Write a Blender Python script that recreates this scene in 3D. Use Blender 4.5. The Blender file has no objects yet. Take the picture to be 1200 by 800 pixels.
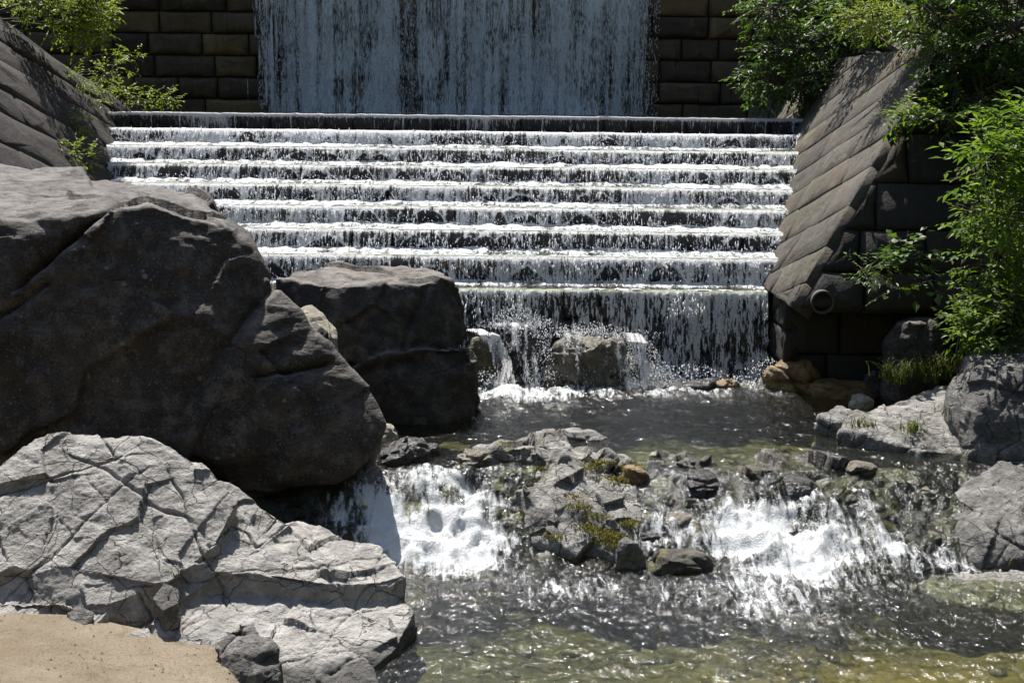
import bpy, bmesh, math, random
import numpy as np
from mathutils import Vector, Matrix

# ------------------------------------------------------------------ camera, sky, sun, exposure
S = bpy.context.scene
COL = S.collection
F_PX = 1500.0
CAMZ = 4.05
PITCH = math.atan(280.0 / F_PX)
ROLL = math.radians(0.62)
cam_d = bpy.data.cameras.new('camera')
cam_d.sensor_width = 36.0
cam_d.lens = 36.0 * F_PX / 1200.0
cam_d.clip_start = 0.1
cam_d.clip_end = 600
cam = bpy.data.objects.new('camera', cam_d)
COL.objects.link(cam)
S.camera = cam
FWD = Vector((0, math.cos(PITCH), -math.sin(PITCH)))
UP0 = Vector((0, math.sin(PITCH), math.cos(PITCH)))
RT = math.cos(ROLL) * Vector((1, 0, 0)) + math.sin(ROLL) * UP0
UPV = math.cos(ROLL) * UP0 - math.sin(ROLL) * Vector((1, 0, 0))
m3 = Matrix((RT, UPV, -FWD)).transposed()
cam.matrix_world = Matrix.Translation((0, 0, CAMZ)) @ m3.to_4x4()

SUN_EL, SUN_AZ = math.radians(60), math.radians(-18)      # azimuth from +Y towards +X
sun_vec = Vector((math.sin(SUN_AZ) * math.cos(SUN_EL), math.cos(SUN_AZ) * math.cos(SUN_EL), math.sin(SUN_EL)))
w = bpy.data.worlds.new('World')
S.world = w
w.use_nodes = True
nt = w.node_tree
sky = nt.nodes.new('ShaderNodeTexSky')
sky.sky_type = 'NISHITA'
sky.sun_disc = False
sky.sun_elevation = SUN_EL
sky.sun_rotation = SUN_AZ
nt.links.new(sky.outputs[0], nt.nodes['Background'].inputs[0])
nt.nodes['Background'].inputs[1].default_value = 0.095
sl = bpy.data.lights.new('sun', 'SUN')
sl.energy = 5.0
sl.angle = math.radians(0.53)
sl.color = (1.0, 0.95, 0.89)
so = bpy.data.objects.new('sun', sl)
so.rotation_euler = sun_vec.to_track_quat('Z', 'Y').to_euler()
so.location = (0, 0, 40)
COL.objects.link(so)
S.view_settings.view_transform = 'Standard'
S.view_settings.look = 'None'
S.view_settings.exposure = 1.0
S.view_settings.gamma = 1.0
S.view_settings.use_curve_mapping = False
S.cycles.max_bounces = 8
S.cycles.diffuse_bounces = 3
S.cycles.glossy_bounces = 3
S.cycles.transparent_max_bounces = 14
S.cycles.caustics_reflective = False
S.cycles.caustics_refractive = False
S.cycles.sample_clamp_indirect = 6.0

# ------------------------------------------------------------------ placement helpers
def W(px, py, Y):
    u = (px - 600.0) / F_PX
    v = (400.0 - py) / F_PX
    d = RT * u + UPV * v + FWD
    k = Y / d.y
    return Vector((d.x * k, Y, CAMZ + d.z * k))

def WZ(px, py, z):
    u = (px - 600.0) / F_PX
    v = (400.0 - py) / F_PX
    d = RT * u + UPV * v + FWD
    k = (z - CAMZ) / d.z
    return Vector((d.x * k, d.y * k, z))

# ------------------------------------------------------------------ numpy noise
_tab = np.random.RandomState(7).rand(64, 64, 64).astype(np.float32)

def vn(x, y, z=0.0, seed=0):
    x = np.asarray(x, np.float64) + seed * 13.37
    y = np.asarray(y, np.float64) + seed * 7.71
    z = np.asarray(z, np.float64) + seed * 3.19 + np.zeros_like(x)
    ix = np.floor(x).astype(np.int64); iy = np.floor(y).astype(np.int64); iz = np.floor(z).astype(np.int64)
    fx = x - ix; fy = y - iy; fz = z - iz
    fx = fx * fx * (3 - 2 * fx); fy = fy * fy * (3 - 2 * fy); fz = fz * fz * (3 - 2 * fz)
    a0, b0, c0 = ix & 63, iy & 63, iz & 63
    a1, b1, c1 = (ix + 1) & 63, (iy + 1) & 63, (iz + 1) & 63
    t = _tab
    x00 = t[a0, b0, c0] * (1 - fx) + t[a1, b0, c0] * fx
    x10 = t[a0, b1, c0] * (1 - fx) + t[a1, b1, c0] * fx
    x01 = t[a0, b0, c1] * (1 - fx) + t[a1, b0, c1] * fx
    x11 = t[a0, b1, c1] * (1 - fx) + t[a1, b1, c1] * fx
    y0 = x00 * (1 - fy) + x10 * fy
    y1 = x01 * (1 - fy) + x11 * fy
    return y0 * (1 - fz) + y1 * fz

def fb(x, y, z=0.0, oct=4, seed=0, gain=0.5):
    a, s, n, f = 1.0, 0.0, 0.0, 1.0
    for i in range(oct):
        s = s + a * vn(np.asarray(x) * f, np.asarray(y) * f, np.asarray(z) * f, seed + i * 5)
        n += a; a *= gain; f *= 2.03
    return s / n

def sst(a, b, x):
    t = np.clip((np.asarray(x, float) - a) / (b - a), 0, 1)
    return t * t * (3 - 2 * t)

# ------------------------------------------------------------------ mesh helpers
def mesh_np(name, V, Fc, smooth=True, attrs=None):
    V = np.ascontiguousarray(V, np.float32)
    Fc = np.ascontiguousarray(Fc, np.int32)
    me = bpy.data.meshes.new(name)
    me.vertices.add(len(V)); me.vertices.foreach_set('co', V.ravel())
    n, k = Fc.shape
    me.loops.add(n * k); me.loops.foreach_set('vertex_index', Fc.ravel())
    me.polygons.add(n)
    me.polygons.foreach_set('loop_start', np.arange(n, dtype=np.int32) * k)
    me.update(calc_edges=True)
    me.polygons.foreach_set('use_smooth', np.full(n, smooth, bool))
    for an, av in (attrs or {}).items():
        a = me.attributes.new(an, 'FLOAT', 'POINT')
        a.data.foreach_set('value', np.ascontiguousarray(av, np.float32).ravel())
    me.update()
    return me

def link(name, me, mat=None, parent=None, loc=(0, 0, 0)):
    o = bpy.data.objects.new(name, me)
    COL.objects.link(o)
    o.location = loc
    if mat is not None and me is not None and len(me.materials) == 0:
        me.materials.append(mat)
    if parent is not None:
        o.parent = parent
    return o

def tag(o, label=None, cat=None, group=None, kind=None):
    if label: o['label'] = label
    if cat: o['category'] = cat
    if group: o['group'] = group
    if kind: o['kind'] = kind
    return o

def thing(name, loc, label, cat, group=None):
    e = link(name, None, loc=loc)
    e.empty_display_size = 0.2
    return tag(e, label, cat, group)

def grid_faces(nx, ny, mask=None):
    i = np.arange(ny - 1)[:, None] * nx + np.arange(nx - 1)[None, :]
    q = np.stack([i, i + 1, i + 1 + nx, i + nx], -1)
    if mask is not None:
        q = q[mask]
    return q.reshape(-1, 4)

def compact(V, Fc, attrs):
    used = np.unique(Fc)
    rm = np.full(len(V), -1, np.int64); rm[used] = np.arange(len(used))
    return V[used], rm[Fc], {k: v[used] for k, v in attrs.items()}

# ------------------------------------------------------------------ materials
class MT:
    def __init__(s, name):
        s.m = bpy.data.materials.new(name); s.m.use_nodes = True
        s.t = s.m.node_tree; s.t.nodes.clear()
        s.out = s.n('ShaderNodeOutputMaterial')
    def n(s, typ, **kw):
        nd = s.t.nodes.new(typ)
        for k, v in kw.items(): setattr(nd, k, v)
        return nd
    def l(s, a, b): s.t.links.new(a, b)
    def set(s, sock, v):
        if isinstance(v, bpy.types.NodeSocket): s.l(v, sock)
        else: sock.default_value = v
    def coord(s, scale=(1, 1, 1), kind='Object', rot=(0, 0, 0)):
        tc = s.n('ShaderNodeTexCoord'); mp = s.n('ShaderNodeMapping')
        mp.inputs['Scale'].default_value = scale; mp.inputs['Rotation'].default_value = rot
        s.l(tc.outputs[kind], mp.inputs[0]); return mp.outputs[0]
    def pos(s, scale=(1, 1, 1)):
        g = s.n('ShaderNodeNewGeometry'); mp = s.n('ShaderNodeMapping')
        mp.inputs['Scale'].default_value = scale
        s.l(g.outputs['Position'], mp.inputs[0]); return mp.outputs[0]
    def noise(s, vec, scale, detail=6, rough=0.55, dist=0.0):
        nd = s.n('ShaderNodeTexNoise')
        nd.inputs['Scale'].default_value = scale; nd.inputs['Detail'].default_value = detail
        nd.inputs['Roughness'].default_value = rough; nd.inputs['Distortion'].default_value = dist
        s.l(vec, nd.inputs['Vector']); return nd.outputs[0]
    def voro(s, vec, scale, feature='F1', rand=1.0):
        nd = s.n('ShaderNodeTexVoronoi', feature=feature)
        nd.inputs['Scale'].default_value = scale; nd.inputs['Randomness'].default_value = rand
        s.l(vec, nd.inputs['Vector']); return nd
    def ramp(s, v, a, b, c0=0.0, c1=1.0):
        nd = s.n('ShaderNodeMapRange', interpolation_type='SMOOTHSTEP')
        s.set(nd.inputs[0], v); nd.inputs[1].default_value = a; nd.inputs[2].default_value = b
        nd.inputs[3].default_value = c0; nd.inputs[4].default_value = c1
        return nd.outputs[0]
    def mix(s, f, a, b, mode='MIX'):
        nd = s.n('ShaderNodeMix', data_type='RGBA', blend_type=mode)
        s.set(nd.inputs[0], f)
        for sock, v in ((nd.inputs[6], a), (nd.inputs[7], b)):
            if isinstance(v, tuple): v = tuple(v[:3]) + (1.0,)
            s.set(sock, v)
        return nd.outputs[2]
    def math(s, op, a, b=0.0, c=0.0):
        nd = s.n('ShaderNodeMath', operation=op)
        s.set(nd.inputs[0], a); s.set(nd.inputs[1], b); s.set(nd.inputs[2], c); return nd.outputs[0]
    def attr(s, name):
        nd = s.n('ShaderNodeAttribute', attribute_name=name); return nd.outputs['Fac']
    def rnd(s): return s.n('ShaderNodeObjectInfo').outputs['Random']
    def bump(s, h, strength, dist, nrm=None):
        nd = s.n('ShaderNodeBump'); nd.inputs['Strength'].default_value = strength
        nd.inputs['Distance'].default_value = dist; s.l(h, nd.inputs['Height'])
        if nrm is not None: s.l(nrm, nd.inputs['Normal'])
        return nd.outputs[0]
    def princ(s, col, rough, nrm=None, spec=0.4):
        p = s.n('ShaderNodeBsdfPrincipled')
        if isinstance(col, tuple): col = tuple(col[:3]) + (1.0,)
        s.set(p.inputs['Base Color'], col); s.set(p.inputs['Roughness'], rough)
        p.inputs['Specular IOR Level'].default_value = spec
        if nrm is not None: s.l(nrm, p.inputs['Normal'])
        return p.outputs[0]
    def done(s, sh):
        s.l(sh, s.out.inputs[0]); return s.m

def rock_mat(name, dark, mid, light, rough=0.85, lichen=0.0, stain=None, stain_amt=0.0, sc=1.0, bump=1.0,
             speck=0.4, moss=None, moss_lo=0.6, layer=0.0, spec=0.35, hair=0.0, dust_toplight=None, wetline=None):
    M = MT(name)
    v = M.coord()
    big = M.noise(v, 0.9 * sc, 5, 0.6, 0.3)
    med = M.noise(v, 5.0 * sc, 8, 0.65)
    fine = M.noise(v, 38.0 * sc, 5, 0.7)
    c = M.mix(M.ramp(big, 0.32, 0.68), dark, mid)
    c = M.mix(M.ramp(med, 0.42, 0.72), c, light)
    c = M.mix(M.math('MULTIPLY', M.ramp(fine, 0.56, 0.7), speck), c, tuple(x * 1.5 + 0.03 for x in light))
    c = M.mix(M.math('MULTIPLY', M.ramp(fine, 0.46, 0.34), speck * 1.3), c, tuple(x * 0.35 for x in dark))
    if stain is not None:
        st = M.noise(v, 1.7 * sc, 6, 0.7, 0.8)
        c = M.mix(M.math('MULTIPLY', M.ramp(st, 0.5, 0.66), stain_amt), c, stain)
    if lichen > 0:
        wv = M.n('ShaderNodeVectorMath', operation='ADD')
        nn = M.n('ShaderNodeTexNoise'); nn.inputs['Scale'].default_value = 14; M.l(v, nn.inputs['Vector'])
        sc_ = M.n('ShaderNodeVectorMath', operation='SCALE'); sc_.inputs['Scale'].default_value = 0.035
        M.l(nn.outputs[1], sc_.inputs[0]); M.l(v, wv.inputs[0]); M.l(sc_.outputs[0], wv.inputs[1])
        for scale, rmax, amt in ((5.5, 0.17, 0.5), (15.0, 0.2, 0.42)):
            vo = M.voro(wv.outputs[0], scale)
            sel = M.n('ShaderNodeSeparateColor'); M.l(vo.outputs['Color'], sel.inputs[0])
            rr = M.math('MULTIPLY', M.ramp(sel.outputs[0], 0.55, 1.0), rmax * lichen * 2)
            inside = M.math('LESS_THAN', vo.outputs['Distance'], rr)
            broken = M.math('MULTIPLY', inside, M.ramp(M.noise(v, 60, 3, 0.6), 0.38, 0.55, 0.25, 1.0))
            c = M.mix(M.math('MULTIPLY', broken, amt), c, (0.36, 0.36, 0.33))
    if moss is not None:
        mo = M.noise(v, 3.2 * sc, 7, 0.7, 0.5)
        g = M.n('ShaderNodeNewGeometry'); sp = M.n('ShaderNodeSeparateXYZ'); M.l(g.outputs['Normal'], sp.inputs[0])
        up = M.ramp(sp.outputs[2], 0.1, 0.7)
        c = M.mix(M.math('MULTIPLY', M.ramp(mo, moss_lo, moss_lo + 0.08), up), c, moss)
    if dust_toplight is not None:  # pale dust on upward faces, with sunlit brightness painted in
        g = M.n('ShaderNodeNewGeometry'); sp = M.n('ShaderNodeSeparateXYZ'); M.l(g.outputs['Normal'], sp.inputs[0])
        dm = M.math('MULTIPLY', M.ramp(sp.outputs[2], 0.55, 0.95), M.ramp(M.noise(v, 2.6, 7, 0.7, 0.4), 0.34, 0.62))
        c = M.mix(M.math('MULTIPLY', dm, 0.85), c, dust_toplight)
    hl = None
    if hair > 0:
        wn = M.n('ShaderNodeTexNoise'); wn.inputs['Scale'].default_value = 1.7; wn.inputs['Detail'].default_value = 6; M.l(v, wn.inputs['Vector'])
        ws = M.n('ShaderNodeVectorMath', operation='SCALE'); ws.inputs['Scale'].default_value = 0.38; M.l(wn.outputs[1], ws.inputs[0])
        wa = M.n('ShaderNodeVectorMath', operation='ADD'); M.l(M.coord((1.0, 0.7, 1.25), rot=(0.3, 0.5, 0.35)), wa.inputs[0]); M.l(ws.outputs[0], wa.inputs[1])
        for hs, hw in ((1.1, 0.007), (2.7, 0.009)):
            ve = M.voro(wa.outputs[0], hs, 'DISTANCE_TO_EDGE')
            line = M.math('MULTIPLY', M.ramp(ve.outputs['Distance'], hw * 1.6, hw * 0.3), M.ramp(M.noise(v, 1.9 * hs ** 0.5, 3, 0.6), 0.46, 0.56))
            hl = line if hl is None else M.math('MAXIMUM', hl, line)
        c = M.mix(M.math('MULTIPLY', hl, hair), c, (0.035, 0.031, 0.026))
    h = M.math('ADD', M.math('MULTIPLY', med, 0.7), M.math('MULTIPLY', fine, 0.25))
    if layer > 0:
        vl = M.coord((0.8, 0.8, 7.0), rot=(0.25, 0.18, 0.0))
        ly = M.noise(vl, 2.2 * sc, 6, 0.6, 0.6)
        h = M.math('ADD', h, M.math('MULTIPLY', ly, layer))
    if hl is not None: h = M.math('SUBTRACT', h, M.math('MULTIPLY', hl, 0.5))
    nb = M.bump(h, 1.0 * bump, 0.09)
    cr = M.voro(v, 24 * sc, 'F1')
    nb = M.bump(M.math('ADD', M.noise(v, 90 * sc, 4, 0.7), M.math('MULTIPLY', cr.outputs['Distance'], 0.4)), 0.6 * bump, 0.014, nb)
    if wetline is not None:
        gp = M.n('ShaderNodeNewGeometry'); sz_ = M.n('ShaderNodeSeparateXYZ'); M.l(gp.outputs['Position'], sz_.inputs[0])
        wm_ = M.ramp(M.math('ADD', sz_.outputs[2], M.math('MULTIPLY', M.math('SUBTRACT', M.noise(v, 3.0, 5, 0.6), 0.5), 0.25)), wetline + 0.16, wetline + 0.06)
        c = M.mix(wm_, c, tuple(x * 0.28 for x in mid))
    rgh = M.ramp(med, 0.3, 0.7, max(rough - 0.12, 0.05), min(rough + 0.08, 1))
    return M.done(M.princ(c, rgh, nb, spec))

R = {}
R['dark'] = rock_mat('dark_boulder', (0.03, 0.026, 0.024), (0.062, 0.054, 0.049), (0.15, 0.139, 0.128), dust_toplight=(0.2, 0.188, 0.172), lichen=0.5, layer=0.5, speck=0.8,
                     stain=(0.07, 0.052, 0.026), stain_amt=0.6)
R['block'] = rock_mat('weathered_boulder', (0.03, 0.0265, 0.0235), (0.062, 0.055, 0.049), (0.15, 0.139, 0.125), dust_toplight=(0.22, 0.20, 0.178), lichen=0.3, layer=0.3,
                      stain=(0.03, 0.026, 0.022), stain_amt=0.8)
R['granite'] = rock_mat('pale_granite', (0.225, 0.214, 0.196), (0.39, 0.376, 0.348), (0.48, 0.465, 0.435), rough=0.9, lichen=0.0, layer=0.25, hair=0.6, wetline=-0.66,
                        stain=(0.17, 0.165, 0.158), stain_amt=0.5, speck=0.3)
R['granite_grey'] = rock_mat('grey_granite', (0.085, 0.082, 0.076), (0.165, 0.159, 0.148), (0.30, 0.29, 0.27), rough=0.9, layer=0.4, hair=0.7,
                        stain=(0.08, 0.078, 0.075), stain_amt=0.7, speck=0.35)
R['bank'] = rock_mat('bank_rock', (0.14, 0.134, 0.123), (0.26, 0.25, 0.232), (0.42, 0.408, 0.38), rough=0.85, layer=0.4, speck=0.5, hair=0.7,
                     stain=(0.055, 0.052, 0.05), stain_amt=0.85, moss=(0.10, 0.095, 0.02), moss_lo=0.66)
R['island'] = rock_mat('island_rock', (0.13, 0.124, 0.11), (0.26, 0.25, 0.228), (0.44, 0.428, 0.395), rough=0.8, layer=0.3, hair=0.5, speck=0.5,
                     stain=(0.07, 0.062, 0.045), stain_amt=0.8, moss=(0.15, 0.135, 0.018), moss_lo=0.585)
R['mossy'] = rock_mat('mossy_rock', (0.03, 0.028, 0.024), (0.06, 0.055, 0.045), (0.14, 0.13, 0.11), rough=0.6, speck=0.5,
                     stain=(0.14, 0.075, 0.02), stain_amt=0.7, moss=(0.11, 0.11, 0.015), moss_lo=0.52)
R['wet'] = rock_mat('wet_rock', (0.018, 0.018, 0.018), (0.04, 0.039, 0.037), (0.085, 0.083, 0.078), rough=0.28, speck=0.5, bump=1.2, spec=0.6)
R['ledge'] = rock_mat('wet_ledge_rock', (0.03, 0.027, 0.022), (0.075, 0.068, 0.054), (0.17, 0.16, 0.14), rough=0.35, speck=0.5, bump=1.1, spec=0.55, stain=(0.10, 0.07, 0.025), stain_amt=0.7)
R['wet_tan'] = rock_mat('wet_tan_rock', (0.07, 0.06, 0.04), (0.18, 0.155, 0.108), (0.30, 0.27, 0.2), rough=0.35, speck=0.4, spec=0.55,
                        stain=(0.03, 0.027, 0.02), stain_amt=0.7)
R['olive'] = rock_mat('algae_rock', (0.03, 0.026, 0.01), (0.06, 0.05, 0.015), (0.09, 0.08, 0.03), rough=0.4, lichen=0.5, spec=0.5)
R['amber'] = rock_mat('amber_rock', (0.07, 0.045, 0.02), (0.24, 0.14, 0.045), (0.33, 0.22, 0.09), rough=0.45, spec=0.5,
                      stain=(0.03, 0.022, 0.014), stain_amt=0.6)
R['cream'] = rock_mat('cream_rock', (0.22, 0.20, 0.15), (0.36, 0.33, 0.25), (0.46, 0.44, 0.36), rough=0.85, layer=0.3,
                      stain=(0.12, 0.10, 0.07), stain_amt=0.5)

def stone_mat(name, dark, light, warm, bump=1.0, rough=0.85, streak=0.5, wet=None, moss=0.0):
    M = MT(name)
    v = M.coord(); p = M.pos(); rn = M.rnd()
    big = M.noise(p, 0.7, 4, 0.6); med = M.noise(p, 4.5, 7, 0.65); fine = M.noise(p, 34, 5, 0.7)
    c = M.mix(rn, dark, light)
    c = M.mix(M.ramp(M.math('FRACT', M.math('MULTIPLY', rn, 7.31)), 0.55, 0.95), c, warm)
    c = M.mix(M.ramp(big, 0.35, 0.65, 0.0, 0.6), c, dark)
    c = M.mix(M.math('MULTIPLY', M.ramp(med, 0.5, 0.75), 0.5), c, tuple(x * 1.45 for x in light))
    c = M.mix(M.math('MULTIPLY', M.ramp(fine, 0.46, 0.32), 0.6), c, tuple(x * 0.4 for x in dark))
    sv = M.pos((3.0, 3.0, 0.22)); sk = M.noise(sv, 1.6, 5, 0.65)
    c = M.mix(M.math('MULTIPLY', M.ramp(sk, 0.56, 0.74), streak), c, tuple(x * 0.35 for x in dark))
    c = M.mix(M.math('MULTIPLY', M.ramp(sk, 0.40, 0.28), streak * 0.5), c, tuple(min(x * 1.7, 0.5) for x in light))
    if moss > 0:
        c = M.mix(M.math('MULTIPLY', M.ramp(M.noise(p, 1.4, 7, 0.7, 0.6), 0.52, 0.66), moss), c, (0.075, 0.078, 0.04))
        c = M.mix(M.math('MULTIPLY', M.ramp(M.noise(p, 3.1, 8, 0.75, 0.4), 0.56, 0.7), moss), c, (0.17, 0.165, 0.15))
    nb = M.bump(M.math('ADD', M.math('MULTIPLY', M.noise(p, 7, 8, 0.7), 1.0), M.math('MULTIPLY', fine, 0.25)), 0.8 * bump, 0.05)
    nb = M.bump(M.noise(p, 80, 4, 0.7), 0.3 * bump, 0.012, nb)
    return M.done(M.princ(c, rough, nb, 0.35))

R['dam_stone'] = stone_mat('dam_stone', (0.055, 0.044, 0.031), (0.155, 0.12, 0.075), (0.23, 0.165, 0.075), streak=0.7)
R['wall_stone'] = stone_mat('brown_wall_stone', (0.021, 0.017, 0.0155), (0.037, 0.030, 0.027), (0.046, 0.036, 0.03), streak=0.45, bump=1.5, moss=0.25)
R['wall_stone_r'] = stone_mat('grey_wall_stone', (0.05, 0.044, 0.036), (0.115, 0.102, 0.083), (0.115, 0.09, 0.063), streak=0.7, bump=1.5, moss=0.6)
R['shade_dark_stone'] = stone_mat('shade_dark_wall_stone', (0.018, 0.017, 0.015), (0.045, 0.042, 0.036), (0.05, 0.036, 0.022), streak=0.6)  # same wall stone, with the shade of the front and foot painted in
R['mortar'] = stone_mat('dark_mortar', (0.02, 0.018, 0.016), (0.03, 0.027, 0.024), (0.028, 0.024, 0.02), streak=0.2)
R['step_stone'] = stone_mat('wet_step_stone', (0.022, 0.023, 0.026), (0.05, 0.05, 0.053), (0.06, 0.052, 0.046), rough=0.35, streak=0.4)
R['concrete'] = stone_mat('pipe_concrete', (0.06, 0.057, 0.052), (0.1, 0.095, 0.085), (0.09, 0.08, 0.07), bump=0.4, streak=0.4)

def foam_shader(M, nrm=None, col=(0.86, 0.88, 0.89), tr=0.4):
    d = M.n('ShaderNodeBsdfPrincipled')
    d.inputs['Base Color'].default_value = col + (1,)
    d.inputs['Roughness'].default_value = 0.45
    d.inputs['Specular IOR Level'].default_value = 0.5
    t = M.n('ShaderNodeBsdfTranslucent'); t.inputs['Color'].default_value = col + (1,)
    if nrm is not None:
        M.l(nrm, d.inputs['Normal']); M.l(nrm, t.inputs['Normal'])
    mx = M.n('ShaderNodeMixShader'); mx.inputs[0].default_value = tr
    M.l(d.outputs[0], mx.inputs[1]); M.l(t.outputs[0], mx.inputs[2])
    return mx.outputs[0]

def curtain_mat(name, scale, lo, hi, amax, col, tr, nz=2.0, zs=0.25):
    M = MT(name)
    p = M.pos((1, 1, zs))
    f1 = M.noise(p, scale, 4, 0.6)
    a = M.math('ADD', M.attr('cov'), M.math('MULTIPLY', M.math('SUBTRACT', f1, 0.5), nz))
    al = M.ramp(a, lo, hi, 0.0, amax)
    nb = M.bump(M.noise(M.pos((1, 1, 0.6)), scale * 0.7, 3, 0.6), 0.9, 0.03)
    fs = foam_shader(M, nb, col, tr)
    tp = M.n('ShaderNodeBsdfTransparent')
    mx = M.n('ShaderNodeMixShader')
    M.l(al, mx.inputs[0]); M.l(tp.outputs[0], mx.inputs[1]); M.l(fs, mx.inputs[2])
    return M.done(mx.outputs[0])

R['curtain'] = curtain_mat('step_water', 75, 0.30, 0.60, 1.0, (0.94, 0.95, 0.96), 0.45, 1.9, 0.075)
R['fall'] = curtain_mat('fall_water', 48, 0.22, 0.95, 0.92, (0.84, 0.93, 0.99), 0.08, 2.1, 0.12)
M = MT('water_drop'); R['drop'] = M.done(foam_shader(M, None, (0.9, 0.92, 0.94), 0.35))

def water_mat():
    M = MT('stream_water')
    p = M.pos()
    ps = M.pos((1.0, 0.55, 1.0))
    foam = M.attr('foam'); chop = M.attr('chop')
    h1 = M.noise(ps, 5.5, 4, 0.55, 0.6)
    h2 = M.noise(ps, 17, 4, 0.6, 0.8)
    h3 = M.noise(ps, 46, 3, 0.6, 0.4)
    h = M.math('ADD', M.math('MULTIPLY', h1, 0.9), M.math('ADD', M.math('MULTIPLY', h2, 0.5), M.math('MULTIPLY', h3, 0.12)))
    bn = M.n('ShaderNodeBump'); bn.inputs['Distance'].default_value = 0.06
    M.l(M.ramp(chop, 0, 1, 0.55, 0.95), bn.inputs['Strength']); M.l(h, bn.inputs['Height'])
    nrm = bn.outputs[0]
    fr = M.n('ShaderNodeFresnel'); fr.inputs['IOR'].default_value = 1.33; M.l(nrm, fr.inputs['Normal'])
    tp = M.n('ShaderNodeBsdfTransparent'); tp.inputs['Color'].default_value = (0.76, 0.80, 0.60, 1)
    gl = M.n('ShaderNodeBsdfGlossy'); gl.inputs['Roughness'].default_value = 0.08; gl.inputs['Color'].default_value = (1, 1, 1, 1)
    M.l(nrm, gl.inputs['Normal']); M.l(M.ramp(chop, 0.2, 1, 0.09, 0.14), gl.inputs['Roughness'])
    wm = M.n('ShaderNodeMixShader')
    M.l(M.math('MULTIPLY', fr.outputs[0], 1.0), wm.inputs[0]); M.l(tp.outputs[0], wm.inputs[1]); M.l(gl.outputs[0], wm.inputs[2])
    df = M.n('ShaderNodeBsdfDiffuse'); df.inputs['Color'].default_value = (0.14, 0.15, 0.13, 1); M.l(nrm, df.inputs['Normal'])
    tb = M.n('ShaderNodeMixShader'); tb.inputs[0].default_value = 0.04
    M.l(tp.outputs[0], tb.inputs[1]); M.l(df.outputs[0], tb.inputs[2]); M.l(tb.outputs[0], wm.inputs[1])
    pf = M.pos((1.7, 0.42, 0.6))
    n1 = M.noise(pf, 9, 6, 0.62, 0.7); n2 = M.noise(p, 55, 4, 0.65)
    a = M.math('ADD', foam, M.math('ADD', M.math('MULTIPLY', M.math('SUBTRACT', n1, 0.5), 2.2), M.math('MULTIPLY', M.math('SUBTRACT', n2, 0.5), 0.9)))
    fa = M.ramp(a, 0.28, 1.0, 0.0, 0.97)
    fb_ = M.bump(M.math('ADD', n1, M.math('MULTIPLY', n2, 0.5)), 0.8, 0.05)
    fs = foam_shader(M, fb_, (0.74, 0.77, 0.78), 0.15)
    mx = M.n('ShaderNodeMixShader')
    M.l(fa, mx.inputs[0]); M.l(wm.outputs[0], mx.inputs[1]); M.l(fs, mx.inputs[2])
    return M.done(mx.outputs[0])
R['water'] = water_mat()

def ground_mat():
    M = MT('ground')
    p = M.pos()
    bed = M.attr('bed'); dry = M.attr('dry')
    n1 = M.noise(p, 0.8, 5, 0.6, 0.5); n2 = M.noise(p, 6, 6, 0.65); n3 = M.noise(p, 40, 4, 0.7)
    bc = M.mix(M.ramp(n1, 0.35, 0.65), (0.026, 0.026, 0.014), (0.075, 0.066, 0.026))
    bc = M.mix(M.ramp(n2, 0.45, 0.7), bc, (0.11, 0.098, 0.05))
    vo = M.voro(p, 7.0); sep = M.n('ShaderNodeSeparateColor'); M.l(vo.outputs['Color'], sep.inputs[0])
    bc = M.mix(0.45, bc, M.mix(sep.outputs[0], (0.03, 0.03, 0.015), (0.09, 0.085, 0.05)))
    bc = M.mix(M.math('MULTIPLY', dry, M.ramp(n2, 0.3, 0.55, 0.45, 1.0)), bc, (0.19, 0.135, 0.03))
    sc = M.mix(M.ramp(n2, 0.35, 0.65), (0.022, 0.02, 0.013), (0.04, 0.036, 0.02))
    sc = M.mix(M.math('MULTIPLY', M.ramp(n1, 0.45, 0.6), 0.7), sc, (0.025, 0.038, 0.01))
    c = M.mix(bed, sc, bc)
    h = M.math('ADD', n2, M.math('ADD', M.math('MULTIPLY', n3, 0.2), M.math('MULTIPLY', vo.outputs['Distance'], 0.8)))
    return M.done(M.princ(c, 0.85, M.bump(h, 0.7, 0.05), 0.3))
R['ground'] = ground_mat()

M = MT('sand')
p = M.pos()
c = M.mix(M.ramp(M.noise(p, 1.1, 4, 0.6), 0.35, 0.65), (0.30, 0.24, 0.165), (0.40, 0.335, 0.245))
c = M.mix(M.math('MULTIPLY', M.ramp(M.noise(p, 3.0, 5, 0.7, 1.0), 0.55, 0.68), 0.55), c, (0.19, 0.145, 0.095))
gr = M.noise(p, 75, 4, 0.85)
c = M.mix(M.math('MULTIPLY', M.ramp(gr, 0.52, 0.64), 0.75), c, (0.14, 0.10, 0.065))
c = M.mix(M.math('MULTIPLY', M.ramp(gr, 0.45, 0.3), 0.5), c, (0.44, 0.39, 0.32))
nb = M.bump(M.noise(p, 9, 8, 0.7), 0.9, 0.05)
nb = M.bump(gr, 1.0, 0.03, nb)
R['sand'] = M.done(M.princ(c, 0.95, nb, 0.2))

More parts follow.
